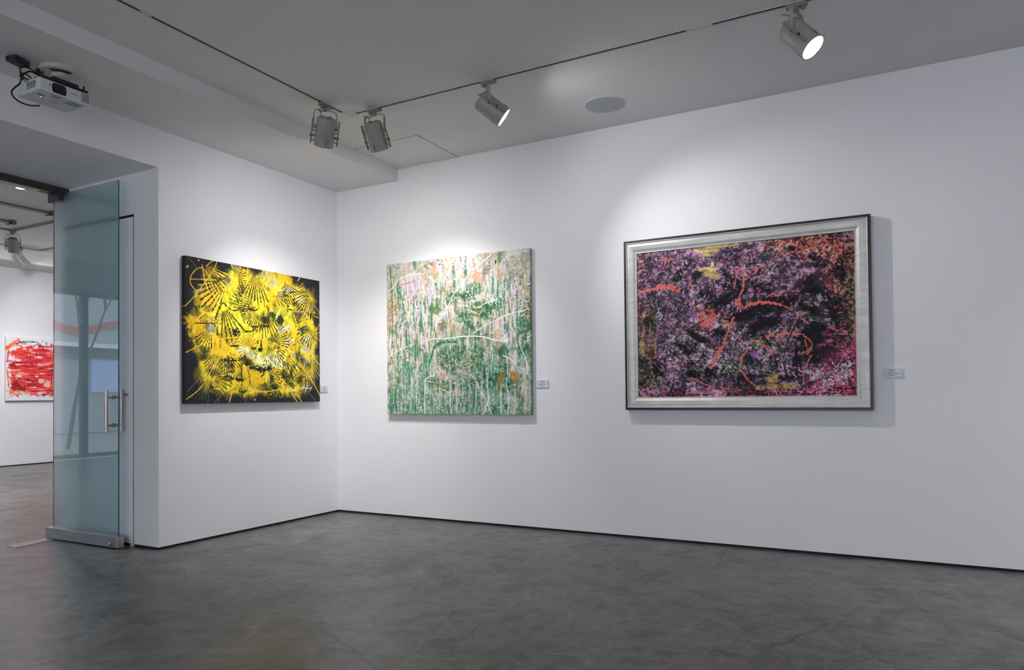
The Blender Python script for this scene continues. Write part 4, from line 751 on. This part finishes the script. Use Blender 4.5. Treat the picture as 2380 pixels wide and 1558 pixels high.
Yp.splat([(0.5869,0.0018)][0], 60, 8, 26, 9, (228, 190, 50)); Yp.splat([(0.6007,0.0677)][0], 40, 36, 80, 8, (176, 176, 160)); Yp.splat([(0.5841,0.6869)][0], 110, 40, 160, 10, (230, 230, 190)); Yp.splat([(0.9163,0.606)][0], 50, 60, 60, 8, (196, 196, 170)); Yp.splat([(0.3156,0.6561)][0], 60, 24, 40, 10, (236, 196, 52)); Yp.splat([(0.5287,0.8839)][0], 130, 20, 60, 7, (150, 156, 90))
Yp.lines([[(0.1806,0.8962),(0.2242,0.8962)], [(0.3792,0.898),(0.4533,0.898)]], 9, (220, 214, 90), dry=.3)
Yp.blob([(0.773,0.905)][0], 30, 16, (216, 222, 186), .9)
# signature in white
Yp.lines([[(0.8609,0.8707),(0.845,0.8821),(0.8367,0.905)], [(0.8367,0.8874),(0.8526,0.8901),(0.863,0.876)], [(0.863,0.8874),(0.8734,0.8918),(0.8858,0.8874)], [(0.8983,0.8663),(0.8796,0.8821),(0.8734,0.905),(0.8692,0.9217)], [(0.8734,0.8936),(0.8941,0.8909),(0.919,0.8874)], [(0.9253,0.876),(0.9211,0.8927),(0.908,0.912)]], 7, (212, 214, 232))
t = thing('hanging_painting', 'unframed square canvas, splashes of yellow on black, on the left wall', 'painting', (0, -1.0175, 1.077))
Yp.mesh('canvas', (.045, -1.74+1.0175, 1.137), (0, 1, 0), (-1, 0, 0), .038, GAIN*1.05, M_paint, t, side=(.02, .02, .022))
bm = bmesh.new(); box(bm, .002, .007, -.69, .69, .03, 1.107); obj('stretcher', bm, M_whitecanvas, t)

# ------------------------------------------------------------------ painting 3: green, pink and white streaks
Gp = Canvas(1496, 1396, 520, 485, (196, 196, 182), 31)
v1 = Gp.noise(26, 260, oct=3, gain=.6); v2 = Gp.noise(60, 420, oct=3); v3 = Gp.noise(12, 90, oct=3, gain=.7); b1 = Gp.noise(140, 150, oct=4); b2 = Gp.noise(24, 22, oct=3, gain=.7); b3 = Gp.noise(13, 13, oct=2)
Vv = Gp.Y/1396; Uu = Gp.X/1496
base = Gp.palette(np.clip(b1*.5+v3*.5, 0, 1), [(0, (142, 140, 116)), (.35, (178, 174, 152)), (.6, (200, 197, 184)), (1, (222, 220, 216))])
Gp.img = base
greens = Gp.palette(np.clip(v3*.6+b2*.4, 0, 1), [(0, (34, 78, 54)), (.35, (58, 116, 84)), (.6, (104, 152, 124)), (.85, (156, 184, 164)), (1, (205, 214, 206))])
deep = Gp.palette(np.clip(b2*.6+v3*.4, 0, 1), [(0, (30, 66, 42)), (.35, (50, 98, 62)), (.55, (82, 124, 84)), (.75, (146, 156, 132)), (1, (214, 206, 208))])
pinks = Gp.palette(v3, [(0, (168, 150, 150)), (.4, (204, 180, 196)), (1, (226, 206, 226))])
tans = Gp.palette(v3, [(0, (150, 118, 84)), (.5, (196, 166, 140)), (1, (218, 200, 180))])
Gp.blendimg(Gp.step(v1*.55+v2*.45+(Vv-.5)*.26, .54, .70)*.8, greens)
Gp.blendimg(Gp.step(Gp.noise(30, 200, oct=3)*.75+(.5-abs(Vv-.45))*.22, .56, .68)*.75, pinks)
Gp.blendimg(Gp.step(Gp.noise(50, 300, oct=3)+(.25-abs(Vv-.3))*.3, .62, .76)*.7, tans)
Gp.blendimg(Gp.step(Vv+(b1-.5)*.35+(v2-.5)*.25, .66, .92)*.72, greens)
Gp.blendimg(Gp.step(b3*.5+b2*.5, .62, .72)*.35*Gp.step(Vv, .1, .7), deep)
Gp.blendimg(Gp.step(b3, .66, .8)*.6, Gp.palette(b2, [(0, (214, 208, 214)), (1, (228, 224, 226))]))
Gp.blendimg(Gp.step(Gp.noise(13, 50, oct=2), .66, .76)*.6*Gp.step(Vv, .0, .3), Gp.palette(v3, [(0, (40, 92, 62)), (1, (90, 130, 96))]))
def GB(l, rx, ry, c, a=1, **k): [Gp.blob(q, rx, ry, c, a, **k) for q in l]
GB([(0.0221,0.288),(0.0167,0.3818),(0.0568,0.2529)], 50, 90, tans, .7); GB([(0.1444,0.1468),(0.2299,0.1547),(0.1872,0.1956)], 90, 60, pinks, .5)
GB([(0.0548,0.0487),(0.2574,0.0372),(0.9011,0.0946),(0.9632,0.0638),(0.9532,0.3195)], 90, 80, Gp.palette(b2, [(0, (120, 136, 104)), (.5, (176, 178, 156)), (1, (208, 208, 198))]), .7)
GB([(0.484,0.2607),(0.5849,0.2607),(0.6357,0.2192),(0.6511,0.3417),(0.6999,0.3754),(0.7406,0.3181),(0.5675,0.3818),(0.617,0.4463),(0.6658,0.5093)], 80, 60, deep, .9, n=.4)
GB([(0.4459,0.6218),(0.514,0.6554),(0.4626,0.7077),(0.5642,0.7328),(0.4111,0.6669),(0.5314,0.5946),(0.5983,0.6734),(0.6564,0.5996),(0.5802,0.8095),(0.6644,0.6605),(0.3576,0.8059),(0.4445,0.8152)], 95, 65, deep, .85, n=.4)
GB([(0.8242,0.7249),(0.6959,0.7887),(0.7761,0.7908),(0.6798,0.7364),(0.8549,0.8145),(0.9672,0.4663),(0.9652,0.6125),(0.8175,0.606)], 80, 90, Gp.palette(b2, [(0, (22, 70, 48)), (.5, (48, 104, 72)), (1, (140, 170, 150))]), .8)
GB([(0.3061,0.6483),(0.1611,0.707),(0.2259,0.5817),(0.2874,0.7658),(0.2326,0.8274)], 60, 90, greens, .7); GB([(0.6618,0.909),(0.6123,0.9162),(0.7594,0.8496)], 70, 40, (100, 118, 124), .5)
GB([(0.3443,0.3202),(0.379,0.3309)], 44, 44, (84, 130, 72), .8, n=.5); GB([(0.4131,0.4341)], 40, 60, (122, 106, 62), .7); GB([(0.2139,0.0158)]+[(0.8082,0.0315)], 26, 60, (96, 130, 88), .8)
TG = (38, 122, 88)
for l, w_ in (([(0.0287,0.0193),(0.0321,0.1146),(0.0401,0.2135),(0.0408,0.3646),(0.0401,0.4549)], 17), ([(0.0401,0.4477),(0.0394,0.5609)], 16), ([(0.4926,0.048),(0.498,0.1275),(0.4993,0.1999)], 26), ([(0.5715,0.0559),(0.5789,0.1211)], 30), ([(0.7366,0.0344),(0.738,0.1082)], 24), ([(0.7955,0.1834),(0.7941,0.3288),(0.8021,0.399)], 16), ([(0.8376,0.1805),(0.8362,0.346),(0.8402,0.5014)], 15), ([(0.76,0.1519),(0.7627,0.2708)], 14), ([(0.8128,0.2923),(0.8142,0.3446)], 22), ([(0.9191,0.2493),(0.9171,0.4885)], 14), ([(0.2032,0.2787),(0.2059,0.3754),(0.2146,0.4499)], 15), ([(0.2614,0.3567),(0.2647,0.467)], 16), ([(0.1263,0.2765),(0.121,0.3847)], 16), ([(0.2894,0.2335),(0.2888,0.3438)], 13), ([(0.371,0.1597),(0.3763,0.24),(0.3757,0.3274)], 17), ([(0.0836,0.1383),(0.0849,0.202)], 15), ([(0.3369,0.2887),(0.3356,0.4563)], 18), ([(0.4733,0.2299),(0.4726,0.3023)], 14), ([(0.0755,0.4499),(0.0729,0.4907)], 14), ([(0.1678,0.4771),(0.1684,0.6404)], 12), ([(0.8556,0.0645),(0.8529,0.1089)], 9), ([(0.9512,0.6404),(0.9485,0.7077)], 17)): Gp.stroke(l, w_, TG, .8, dry=.28, wob=.35)
for l, w_ in (([(0.4519,0.1232),(0.4552,0.1963)], 38), ([(0.3683,-0.0014),(0.3797,0.0659)], 40), ([(0.8389,0.0766),(0.8402,0.1282)], 26), ([(0.6798,0.4828),(0.6811,0.5458)], 20), ([(0.877,0.4928),(0.8757,0.5824)], 24), ([(0.3209,0.2285),(0.3202,0.2944)], 26), ([(0.2453,0.2887),(0.2447,0.3961)], 22), ([(0.8536,0.2572),(0.8496,0.3052)], 24), ([(0.1163,0.4255),(0.1203,0.4663)], 20), ([(0.5247,0.0552),(0.5201,0.0867)], 36), ([(0.6424,0.399),(0.6417,0.4377)], 28), ([(0.9465,0.3811),(0.9465,0.4019)], 18), ([(0.1898,0.404),(0.1845,0.4699)], 26), ([(0.4098,0.3732),(0.4011,0.3947)], 24), ([(0.5201,0.1297),(0.5194,0.1476)], 24), ([(0.5321,0.0523),(0.5321,0.0809)], 34)): Gp.stroke(l, w_, (214, 182, 216), .9, dry=.3, wob=.3)
for l, w_ in (([(0.6865,0.1734),(0.6872,0.2858)], 13), ([(0.7533,0.4864),(0.754,0.5315)], 20), ([(0.4532,0.4269),(0.4893,0.4434)], 50), ([(0.8028,0.1562),(0.8175,0.1504)], 40), ([(0.5515,0.1289),(0.5709,0.1347)], 40), ([(0.7888,0.4885),(0.7914,0.586)], 44), ([(0.3556,0.0301),(0.3509,0.0924)], 50)): Gp.stroke(l, w_, (196, 150, 112), .7, dry=.3)
GB([(0.6564,0.1282),(0.6176,0.1354),(0.6671,0.1576)], 44, 26, (206, 158, 128), .85); GB([(0.7099,0.1196),(0.7213,0.0924)], 34, 26, (128, 112, 104), .6)
# bird-like tangle, arcs
Gp.stroke([(0.3255,0.6426),(0.3382,0.5989),(0.3757,0.553),(0.4164,0.5408),(0.512,0.5415)], 26, (34, 108, 78), .9, dry=.2, wob=.4); Gp.stroke([(0.5241,0.5279),(0.5675,0.5229),(0.5869,0.4986)], 40, (40, 120, 90), .8, dry=.3)
Gp.stroke([(0.375,0.5967),(0.4078,0.5652),(0.4646,0.5516),(0.508,0.5552),(0.5388,0.5745)], 7, (206, 176, 176), .9, wob=.4); Gp.stroke([(0.359,0.6146),(0.3603,0.6619),(0.3944,0.7099),(0.4305,0.7579),(0.4666,0.7908),(0.502,0.8023)], 16, (216, 184, 216), .95, dry=.25, wob=.6)
for k, (rx, ry) in enumerate(((120, 110), (88, 80), (56, 50), (150, 140))):
    q0 = [(0.4672,0.6576)][0]; pts_ = [(q0[0]+math.cos(a_)*rx/1496, q0[1]+math.sin(a_)*ry/1396) for a_ in [i*2*PI/14 for i in range(12)]]
    Gp.stroke(pts_, 6, [(190, 196, 170), (60, 110, 70), (196, 176, 190), (120, 146, 110)][k], .8, dry=.42, wob=.5)
for i in range(170):
    q0 = [(0.6176,0.3395),(0.4799,0.6691),(0.5809,0.7643),(0.6992,0.4506),(0.4098,0.8223)][i % 5]; a_ = Gp.r.uniform(-1.2, 1.3); L_ = Gp.r.uniform(20, 70); x = q0[0]+Gp.r.randn()*.07; y = q0[1]+Gp.r.randn()*.06
    c_ = [(222, 214, 222), (216, 180, 212), (226, 196, 140), (44, 92, 56), (206, 210, 200), (60, 116, 84)][Gp.r.randint(6)]
    Gp.stroke([(x, y), (x+math.cos(a_)*L_/1496, y+math.sin(a_)*L_/1396)], Gp.r.uniform(4, 9), c_, .85, dry=.25, wob=.5, w1=3)
Gp.lines([[(0.5969,0.2937),(0.6156,0.3123),(0.6544,0.3367),(0.6811,0.3345)], [(0.5963,0.3431),(0.6424,0.3639),(0.6691,0.3761),(0.6999,0.3467)], [(0.4057,0.8438),(0.4298,0.8481)], [(0.486,0.8524),(0.4873,0.8883)], [(0.5053,0.8739),(0.5328,0.8775)], [(0.6404,0.1834),(0.6243,0.2106)], [(0.5695,0.6862),(0.6009,0.6769),(0.6397,0.6884)], [(0.5207,0.8811),(0.5602,0.8711)]], 11, (228, 198, 138), .9, dry=.25)
Gp.lines([[(0.2834,0.7801),(0.3489,0.7944),(0.4057,0.7973)], [(0.2119,0.7457),(0.2413,0.7536)], [(0.25,0.7335),(0.2754,0.7342)], [(0.635,0.7801),(0.6537,0.8087)], [(0.5227,0.7206),(0.5615,0.7393),(0.6197,0.7622),(0.6684,0.8403)], [(0.4418,0.8589),(0.4659,0.8589)]], 13, (218, 184, 214), .9, dry=.25)
GB([(0.8155,0.7493),(0.8041,0.7837),(0.7968,0.8109)], 22, 34, (150, 112, 44), .85, n=.6); GB([(0.885,0.7543),(0.9098,0.7858),(0.9064,0.7615)], 30, 34, (168, 112, 44), .85, n=.6); GB([(0.9057,0.8331),(0.9311,0.8403),(0.8015,0.8453),(0.5722,0.8854)]+[(0.0929,0.7242),(0.1183,0.788),(0.0922,0.788),(0.2513,0.5774)], 16, 16, (150, 96, 50), .9, n=.5); GB([(0.8356,0.9491)], 20, 26, (20, 70, 34), .8); GB([(0.7814,0.0602)], 11, 20, (30, 56, 34), .9)
Gp.splat([(0.4766,0.0681)][0], 50, 90, 90, 8, (184, 128, 68)); Gp.splat([(0.4693,0.0236)][0], 60, 60, 130, 8, (226, 224, 222)); Gp.splat([(0.6451,0.0781)][0], 30, 50, 40, 9, (184, 124, 70)); Gp.splat([(0.1611,0.2607)][0], 90, 70, 60, 8, (156, 100, 64)); Gp.splat([(0.607,0.0279)][0], 110, 90, 200, 9, (222, 220, 222)); Gp.splat([(0.6243,0.2457)][0], 40, 40, 60, 10, (232, 228, 232)); Gp.splat([(0.9472,0.2858)][0], 60, 220, 60, 7, (50, 66, 48)); Gp.splat([(0.1003,0.3309)][0], 120, 130, 90, 8, (66, 84, 58)); Gp.splat([(0.615,0.6734)][0], 350, 170, 260, 7, (216, 210, 216), .8); Gp.splat([(0.7647,0.2887)][0], 26, 24, 50, 9, (230, 226, 234)); Gp.splat([(0.3737,0.313)][0], 60, 80, 70, 8, (140, 104, 62)); Gp.splat([(0.3349,0.0287)][0], 70, 50, 40, 8, (70, 80, 66)); Gp.splat([(0.9599,0.0824)][0], 60, 220, 90, 12, (214, 212, 206)); Gp.splat([(0.9706,0.4405)][0], 40, 120, 90, 12, (70, 110, 76)); Gp.splat([(0.9519,0.9054)][0], 80, 120, 120, 9, (150, 180, 160))
# rusty diagonal scratches on the left
for l in ([(0.004,0.298),(0.0568,0.283),(0.1136,0.2493)], [(0.008,0.3095),(0.0568,0.2994),(0.113,0.298)], [(0.0074,0.4384),(0.0428,0.4212),(0.0822,0.4047)], [(0.0742,0.3331),(0.0033,0.3474)], [(0.0267,0.1898),(0.0575,0.1769)], [(0.1016,0.1433),(0.1531,0.1404),(0.2132,0.1275)], [(0.0053,0.6691),(0.0628,0.6554),(0.1364,0.6354),(0.2005,0.6117)], [(0.006,0.6239),(0.0715,0.6261)], [(0.0047,0.7787),(0.0354,0.7658),(0.0795,0.7572)], [(0.0047,0.8202),(0.0662,0.808)], [(0.0087,0.245),(0.0394,0.2364),(0.0702,0.2271)], [(0.0882,0.6977),(0.1364,0.6913)]): Gp.stroke(l, 9, (158, 104, 70), .8, dry=.34, wob=.5)
# drips
for x, y, L_, c_ in [(Gp.r.rand(), .62+Gp.r.rand()*.25, .1+Gp.r.rand()*.22, [(206, 204, 210), (150, 168, 160), (214, 190, 212), (40, 96, 70)][Gp.r.randint(4)]) for i in range(90)]: Gp.stroke([(x, y), (x+Gp.r.randn()*.003, min(1, y+L_))], Gp.r.uniform(4, 8), c_, .75, dry=.2, wob=.4)
WH = (232, 230, 234)
for l, w_ in (([(0.0094,0.1769),(0.0448,0.1612),(0.0755,0.1182),(0.1237,0.0967),(0.1711,0.086),(0.2132,0.0831),(0.2807,0.0924)], 9), ([(0.3135,0.1103),(0.3463,0.1318),(0.379,0.1533)], 9), ([(0.5421,0.1891),(0.4993,0.2321),(0.4746,0.2772),(0.4465,0.3181),(0.4098,0.3696),(0.377,0.4076),(0.3643,0.4577)], 12), ([(0.7747,-0.0036),(0.7373,0.0236),(0.6758,0.063),(0.6176,0.096),(0.5943,0.1297),(0.5668,0.1626),(0.5274,0.202)], 11), ([(0.9893,0.3639),(0.9392,0.3775),(0.885,0.384),(0.8082,0.4097),(0.748,0.4341),(0.6952,0.4549),(0.6377,0.4893)], 9), ([(0.2687,0.5301),(0.3429,0.515),(0.3924,0.5143),(0.4485,0.515),(0.5394,0.51)], 10), ([(0.5241,0.51),(0.6217,0.5107),(0.7059,0.5208),(0.762,0.5394),(0.8289,0.553),(0.8509,0.5437),(0.869,0.5423)], 12), ([(0.006,0.6218),(0.0675,0.5881),(0.133,0.5609),(0.2099,0.5401)], 6), ([(0.8242,0.639),(0.8643,0.6576),(0.9071,0.6913)], 11), ([(0.9251,0.7092),(0.9539,0.7321)], 7), ([(0.2914,0.7765),(0.3162,0.755),(0.3456,0.7521),(0.3743,0.7199)], 8), ([(0.6725,0.8546),(0.7099,0.9069),(0.7279,0.9527),(0.75,0.9979)], 8), ([(0.7186,0.7436),(0.7199,0.8338),(0.7253,0.8861),(0.7186,0.9319),(0.6898,0.9979)], 9), ([(0.8449,0.7736),(0.8443,0.8216),(0.8583,0.8804),(0.8596,0.9663)], 9), ([(0.869,0.8911),(0.9084,0.9319),(0.8864,0.9936)], 6), ([(0.9358,0.5172),(0.9338,0.5716),(0.9479,0.616),(0.9719,0.6819),(0.9786,0.7564)], 9), ([(0.2854,0.7837),(0.2821,0.9011),(0.2794,0.9885)], 10), ([(0.4646,0.7944),(0.4652,0.9198),(0.4706,0.9957)], 10), ([(0.3255,0.6827),(0.3249,0.7407)], 8), ([(0.3516,0.5086),(0.3389,0.5731),(0.3175,0.6383)], 8), ([(0.4425,0.3109),(0.4545,0.3223),(0.4906,0.3173)], 8), ([(0.3977,0.3546),(0.4178,0.3632)], 16), ([(0.389,0.4083),(0.4051,0.4062)], 14), ([(0.8108,0.8352),(0.8082,0.9212),(0.8021,0.9907)], 7), ([(0.3362,0.861),(0.3483,0.9011),(0.3683,0.9162)], 7), ([(0.2246,0.7901),(0.2159,0.8266),(0.2193,0.9004)], 7), ([(0.6384,0.8331),(0.6451,0.9033),(0.631,0.9986)], 8), ([(0.6698,0.3302),(0.7193,0.3095),(0.7721,0.303),(0.7647,0.2779)], 9), ([(0.121,0.1791),(0.1183,0.212)], 12), ([(0.4906,0.3252),(0.488,0.3861)], 18)): Gp.stroke(l, w_*.78, WH, .95, wob=.35)
Gp.stroke([(0.5261,0.3095),(0.5729,0.3166),(0.5963,0.3216)], 12, (222, 196, 222), .9, dry=.2)
GpS = srgb2lin(np.array([.62, .64, .58]))
t = thing('hanging_painting', 'unframed nearly square canvas in green, pink and white streaks near the corner', 'painting', (1.393, 0, .955))
Gp.mesh('canvas', (.645-1.393, -.045, 1.396), (1, 0, 0), (0, 1, 0), .038, GAIN*1.03, M_paint, t, side=tuple(GpS))
bm = bmesh.new(); box(bm, -.72, .72, -.007, -.002, .03, 1.366); obj('stretcher', bm, M_whitecanvas, t)

# ------------------------------------------------------------------ painting 4: red and orange scribble in the next room
Rp = Canvas(1080, 1080, 300, 300, (222, 222, 226), 47)
h1 = Rp.noise(180, 30, oct=4); h2 = Rp.noise(70, 60, oct=4); h3 = Rp.noise(110, 16, oct=3, gain=.7)
ex = (np.abs((Rp.X/1080-.46)/.44)**4+np.abs((Rp.Y/1080-.52)/.40)**4)**.25
m_ = 1-Rp.step(ex+(h2-.5)*.34+(h1-.5)*.1, .88, 1.0)
re_ = Rp.palette(np.clip(h1*.5+h3*.5+(h2-.5)*.3, 0, 1), [(0, (150, 34, 44)), (.25, (190, 44, 56)), (.42, (224, 66, 56)), (.55, (236, 88, 62)), (.64, (214, 74, 104)), (.76, (238, 150, 150)), (1, (236, 226, 228))])
Rp.blendimg(m_, re_)
for q, rx, ry, c_ in zip([(0.1843,0.7324),(0.1704,0.7917),(0.3787,0.7528),(0.1019,0.4389),(0.2935,0.387),(0.4639,0.3657),(0.1148,0.5565),(0.3787,0.5352),(0.1972,0.6139),(0.0806,0.3213),(0.4778,0.3046),(0.5148,0.6917),(0.45,0.6093),(0.1278,0.1491),(0.0204,0.1704),(0.4991,0.212),(0.4204,0.163),(0.6093,0.7509),(0.075,0.8509),(0.212,0.8509),(0.0333,0.2426)], [120,140,110,60,120,110,90,160,60,60,70,50,40,60,40,70,30,60,40,90,20], [60,50,40,40,34,40,34,40,30,44,20,44,20,16,34,30,16,60,24,16,70], [(150,30,40),(160,34,44),(170,40,56),(150,30,44),(190,50,80),(196,50,66),(236,84,60),(214,60,56),(238,226,220),(232,224,226),(236,228,230),(240,200,190),(232,222,226),(236,222,224),(240,96,56),(232,60,116),(232,224,228),(240,196,176),(244,130,60),(240,120,60),(236,90,60)]): Rp.blob(q, rx, ry, c_, .85, n=.6)
for l, w_, c_ in (([(0.1759,0.05),(0.0806,0.1148),(0.0065,0.1926)], 60, (240, 88, 48)), ([(0.0269,0.2426),(0.0204,0.3898)], 26, (226, 60, 100)), ([(-0.0065,0.3833),(0.0741,0.3806)], 26, (232, 52, 120)), ([(0.0139,0.5148),(0.0278,0.6463),(0.0417,0.7852)], 22, (238, 92, 56)), ([(0.0019,0.8472),(0.0685,0.8435),(0.1093,0.8954),(0.0759,0.9287),(0.0519,0.8806),(0.0685,0.8148)], 16, (244, 140, 60)), ([(0.675,0.5352),(0.6787,0.712),(0.6537,0.9352)], 20, (232, 78, 64)), ([(0.45,0.9306),(0.537,0.9046),(0.6463,0.8972)], 26, (206, 44, 100)), ([(0.1352,0.1194),(0.2102,0.1296),(0.2102,0.1741)], 24, (238, 90, 60)), ([(0.1157,0.5713),(0.1843,0.7028),(0.2528,0.7694)], 16, (236, 140, 110)), ([(0.6083,0.1611),(0.6972,0.187)], 12, (240, 130, 100)), ([(0.6093,0.675),(0.5222,0.7676)], 14, (240, 140, 70)), ([(0.2046,0.8509),(0.3648,0.8741)], 26, (244, 150, 90))): Rp.stroke(l, w_, c_, .95, dry=.2, wob=.4)
for l, w_ in (([(0.1481,0.1037),(0.2102,0.0778),(0.3213,0.0676),(0.4343,0.0602),(0.4852,0.0843),(0.5102,0.1278)], 14), ([(0.1824,0.0685),(0.3213,0.05),(0.4204,0.0537)], 7), ([(0.3991,0.138),(0.4278,0.1065),(0.4778,0.0991)], 12), ([(0.3537,0.2944),(0.3602,0.3852),(0.4028,0.4546)], 12), ([(0.1556,0.3963),(0.2111,0.3991)], 15), ([(0.1769,0.462),(0.3222,0.4426)], 7), ([(0.4852,0.2704),(0.6306,0.2602)], 10), ([(0.4491,0.2296),(0.4389,0.2685)], 15), ([(0.5972,0.1231),(0.6009,0.0537)], 11), ([(0.3019,0.6824),(0.4639,0.6806)], 14), ([(0.0889,0.8222),(0.2324,0.825),(0.2667,0.8583),(0.2806,0.8139),(0.2667,0.7694)], 13), ([(0.6787,0.5426),(0.675,0.7352)], 8), ([(0.5148,0.7676),(0.5657,0.7056)], 8), ([(0.5435,0.8704),(0.5806,0.8667),(0.6463,0.8667)], 9), ([(0.4352,0.4426),(0.4463,0.4389)], 22), ([(0.3787,0.7046),(0.4,0.7037)], 18), ([(0.0343,0.6241),(0.1222,0.6519)], 9), ([(0.2593,0.2389),(0.2796,0.238)], 14)): Rp.stroke(l, w_, (38, 30, 34), .9, dry=.15, wob=.4)
for q in [(0.2241,-0.0046),(0.2583,-0.0296),(0.3157,0.9185),(0.362,0.9259),(0.6815,0.088),(0.6667,0.1194),(0.5426,0.0426),(0.0315,0.9463)]: Rp.blob(q, 14, 9, (206, 70, 110), .8, n=.4, ang=.6)
t = thing('hanging_painting', 'white canvas with red and orange scribbles hanging in the next room', 'painting', (-8.4, 1.735, 1.107))
Rp.mesh('canvas', (.04, 1.195-1.735, 1.08), (0, 1, 0), (-1, 0, 0), .033, GAIN, M_paint, t, side=(.45, .45, .46))
bm = bmesh.new(); box(bm, .002, .007, -.5, .5, .03, 1.05); obj('stretcher', bm, M_whitecanvas, t)


# ------------------------------------------------------------------ labels
def label_card(x, y, z, w_, h_, axis, label):
    t = thing('wall_label', label, 'label', (x, y, z), 'artwork labels')
    bm = bmesh.new(); th = .009
    if axis == 1: box(bm, -w_/2, w_/2, -th, 0, -h_/2, h_/2)
    else: box(bm, 0, th, -w_/2, w_/2, -h_/2, h_/2)
    obj('card', bm, M_card, t)
    bm = bmesh.new(); rr = random.Random(int(x*100))
    for (zz, hw) in ((.30, .16), (.10, .07), (-.06, .30), (-.28, .14)):
        xx = -hw*w_
        while xx < hw*w_:
            l = w_*(.03+rr.random()*.05)
            if axis == 1: box(bm, xx, xx+l, -th-.0005, -th+.0005, zz*h_-h_*.035, zz*h_+h_*.035)
            else: box(bm, th-.0005, th+.0005, xx, xx+l, zz*h_-h_*.035, zz*h_+h_*.035)
            xx += l+w_*.018
    obj('printed_text', bm, M_ink, t)
label_card(2.228, 0, 1.213, .108, .062, 1, 'small white wall label to the right of the green painting')
label_card(4.798, 0, 1.245, .112, .060, 1, 'small white wall label to the right of the silver-framed painting')
label_card(0, -.198, 1.197, .10, .060, 0, 'small white wall label peeking out beside the yellow painting')

# ------------------------------------------------------------------ the street seen in reflection
struct('ground', mat('pavement', (.26, .27, .29), .8), [(-40, XF-.3, -40, 15, -.2, -.02)])
b_ = thing('street_building', 'pale building across the street reflected in the glass door', 'building', (-19, -12, 0))
bm = bmesh.new(); box(bm, -3, 0, -14, 12, 2.95, 8); box(bm, -3, -.1, -14, 12, 0, 2.5); obj('facade', bm, mat('facade_grey', (.34, .40, .42), .8), b_)
bm = bmesh.new(); box(bm, -.2, .35, -14, 12, 2.84, 2.98); obj('ledge', bm, mat('ledge_white', (.75, .8, .85), .6), b_)
bm = bmesh.new(); box(bm, -.3, .05, -14, 12, 2.5, 2.84); obj('awning_band', bm, mat('awning_dark', (.12, .14, .15), .7), b_)
bm = bmesh.new(); box(bm, -.1, -.05, -8, -1.2, 1.35, 2.5); obj('shopfront', bm, mat('shop_panel', (.42, .58, .95), .5), b_)
bm = bmesh.new(); N_ = 60; vv = []
for i in range(N_+1):
    y = -14+26*i/N_; z = 3.38+.16*math.sin(y*2.3); vv.append((bm.verts.new((.02, y, z)), bm.verts.new((.02, y, z+.28))))
for i in range(N_): bm.faces.new((vv[i][0], vv[i+1][0], vv[i+1][1], vv[i][1]))
obj('red_wave', bm, mat('wave_red', (.42, .12, .10), .7), b_)
t_ = thing('street_tree', 'bare-branched tree on the pavement reflected in the glass door', 'tree', (-11.6, -8.15, 0))
bm = bmesh.new(); rt = random.Random(3)
def branch(p, d, L_, r, depth):
    q = p+d*L_; tube(bm, [p, p+d*L_*.5+Vector((rt.uniform(-.04, .04), rt.uniform(-.04, .04), 0)), q], [r, r*.85, r*.65], 6)
    if depth:
        for k in range(3):
            nd = (d+Vector((rt.uniform(-.6, .6), rt.uniform(-.7, .7), rt.uniform(-.05, .5)))).normalized(); branch(q, nd, L_*.72, r*.6, depth-1)
branch(Vector((0, 0, 0)), Vector((.05, -.14, 1)).normalized(), 1.9, .05, 5); obj('trunk', bm, mat('bark', (.10, .09, .08), .9), t_)

# ------------------------------------------------------------------ light and camera
wd = bpy.data.worlds.new('daylight'); bpy.context.scene.world = wd; wd.use_nodes = True
bg = wd.node_tree.nodes['Background']; bg.inputs[0].default_value = (.95, .945, 1.0, 1); bg.inputs[1].default_value = 3.5
cam = bpy.data.cameras.new('camera'); co = bpy.data.objects.new('camera', cam); C.objects.link(co)
cam.sensor_width = 36; cam.lens = 1663.31380/2380*36; cam.shift_y = 111.976/2380; cam.clip_start = .05; cam.clip_end = 100
Rv = Vector((0.88052908, 0.47389904, -0.00939365)); Uv = Vector((0.01628023, -0.01043117, 0.99981305)); Fv = Vector((-0.47371246, 0.8805174, 0.01690014))
co.matrix_world = Matrix(((Rv.x, Uv.x, -Fv.x, 4.82507), (Rv.y, Uv.y, -Fv.y, -5.36525), (Rv.z, Uv.z, -Fv.z, 1.12), (0, 0, 0, 1)))
sc = bpy.context.scene; sc.camera = co
sc.view_settings.view_transform = 'Standard'; sc.view_settings.look = 'None'; sc.view_settings.gamma = 1; sc.view_settings.use_curve_mapping = False
sc.view_settings.exposure = 0.0
sc.cycles.max_bounces = 8; sc.cycles.adaptive_threshold = .06; sc.cycles.adaptive_min_samples = 24
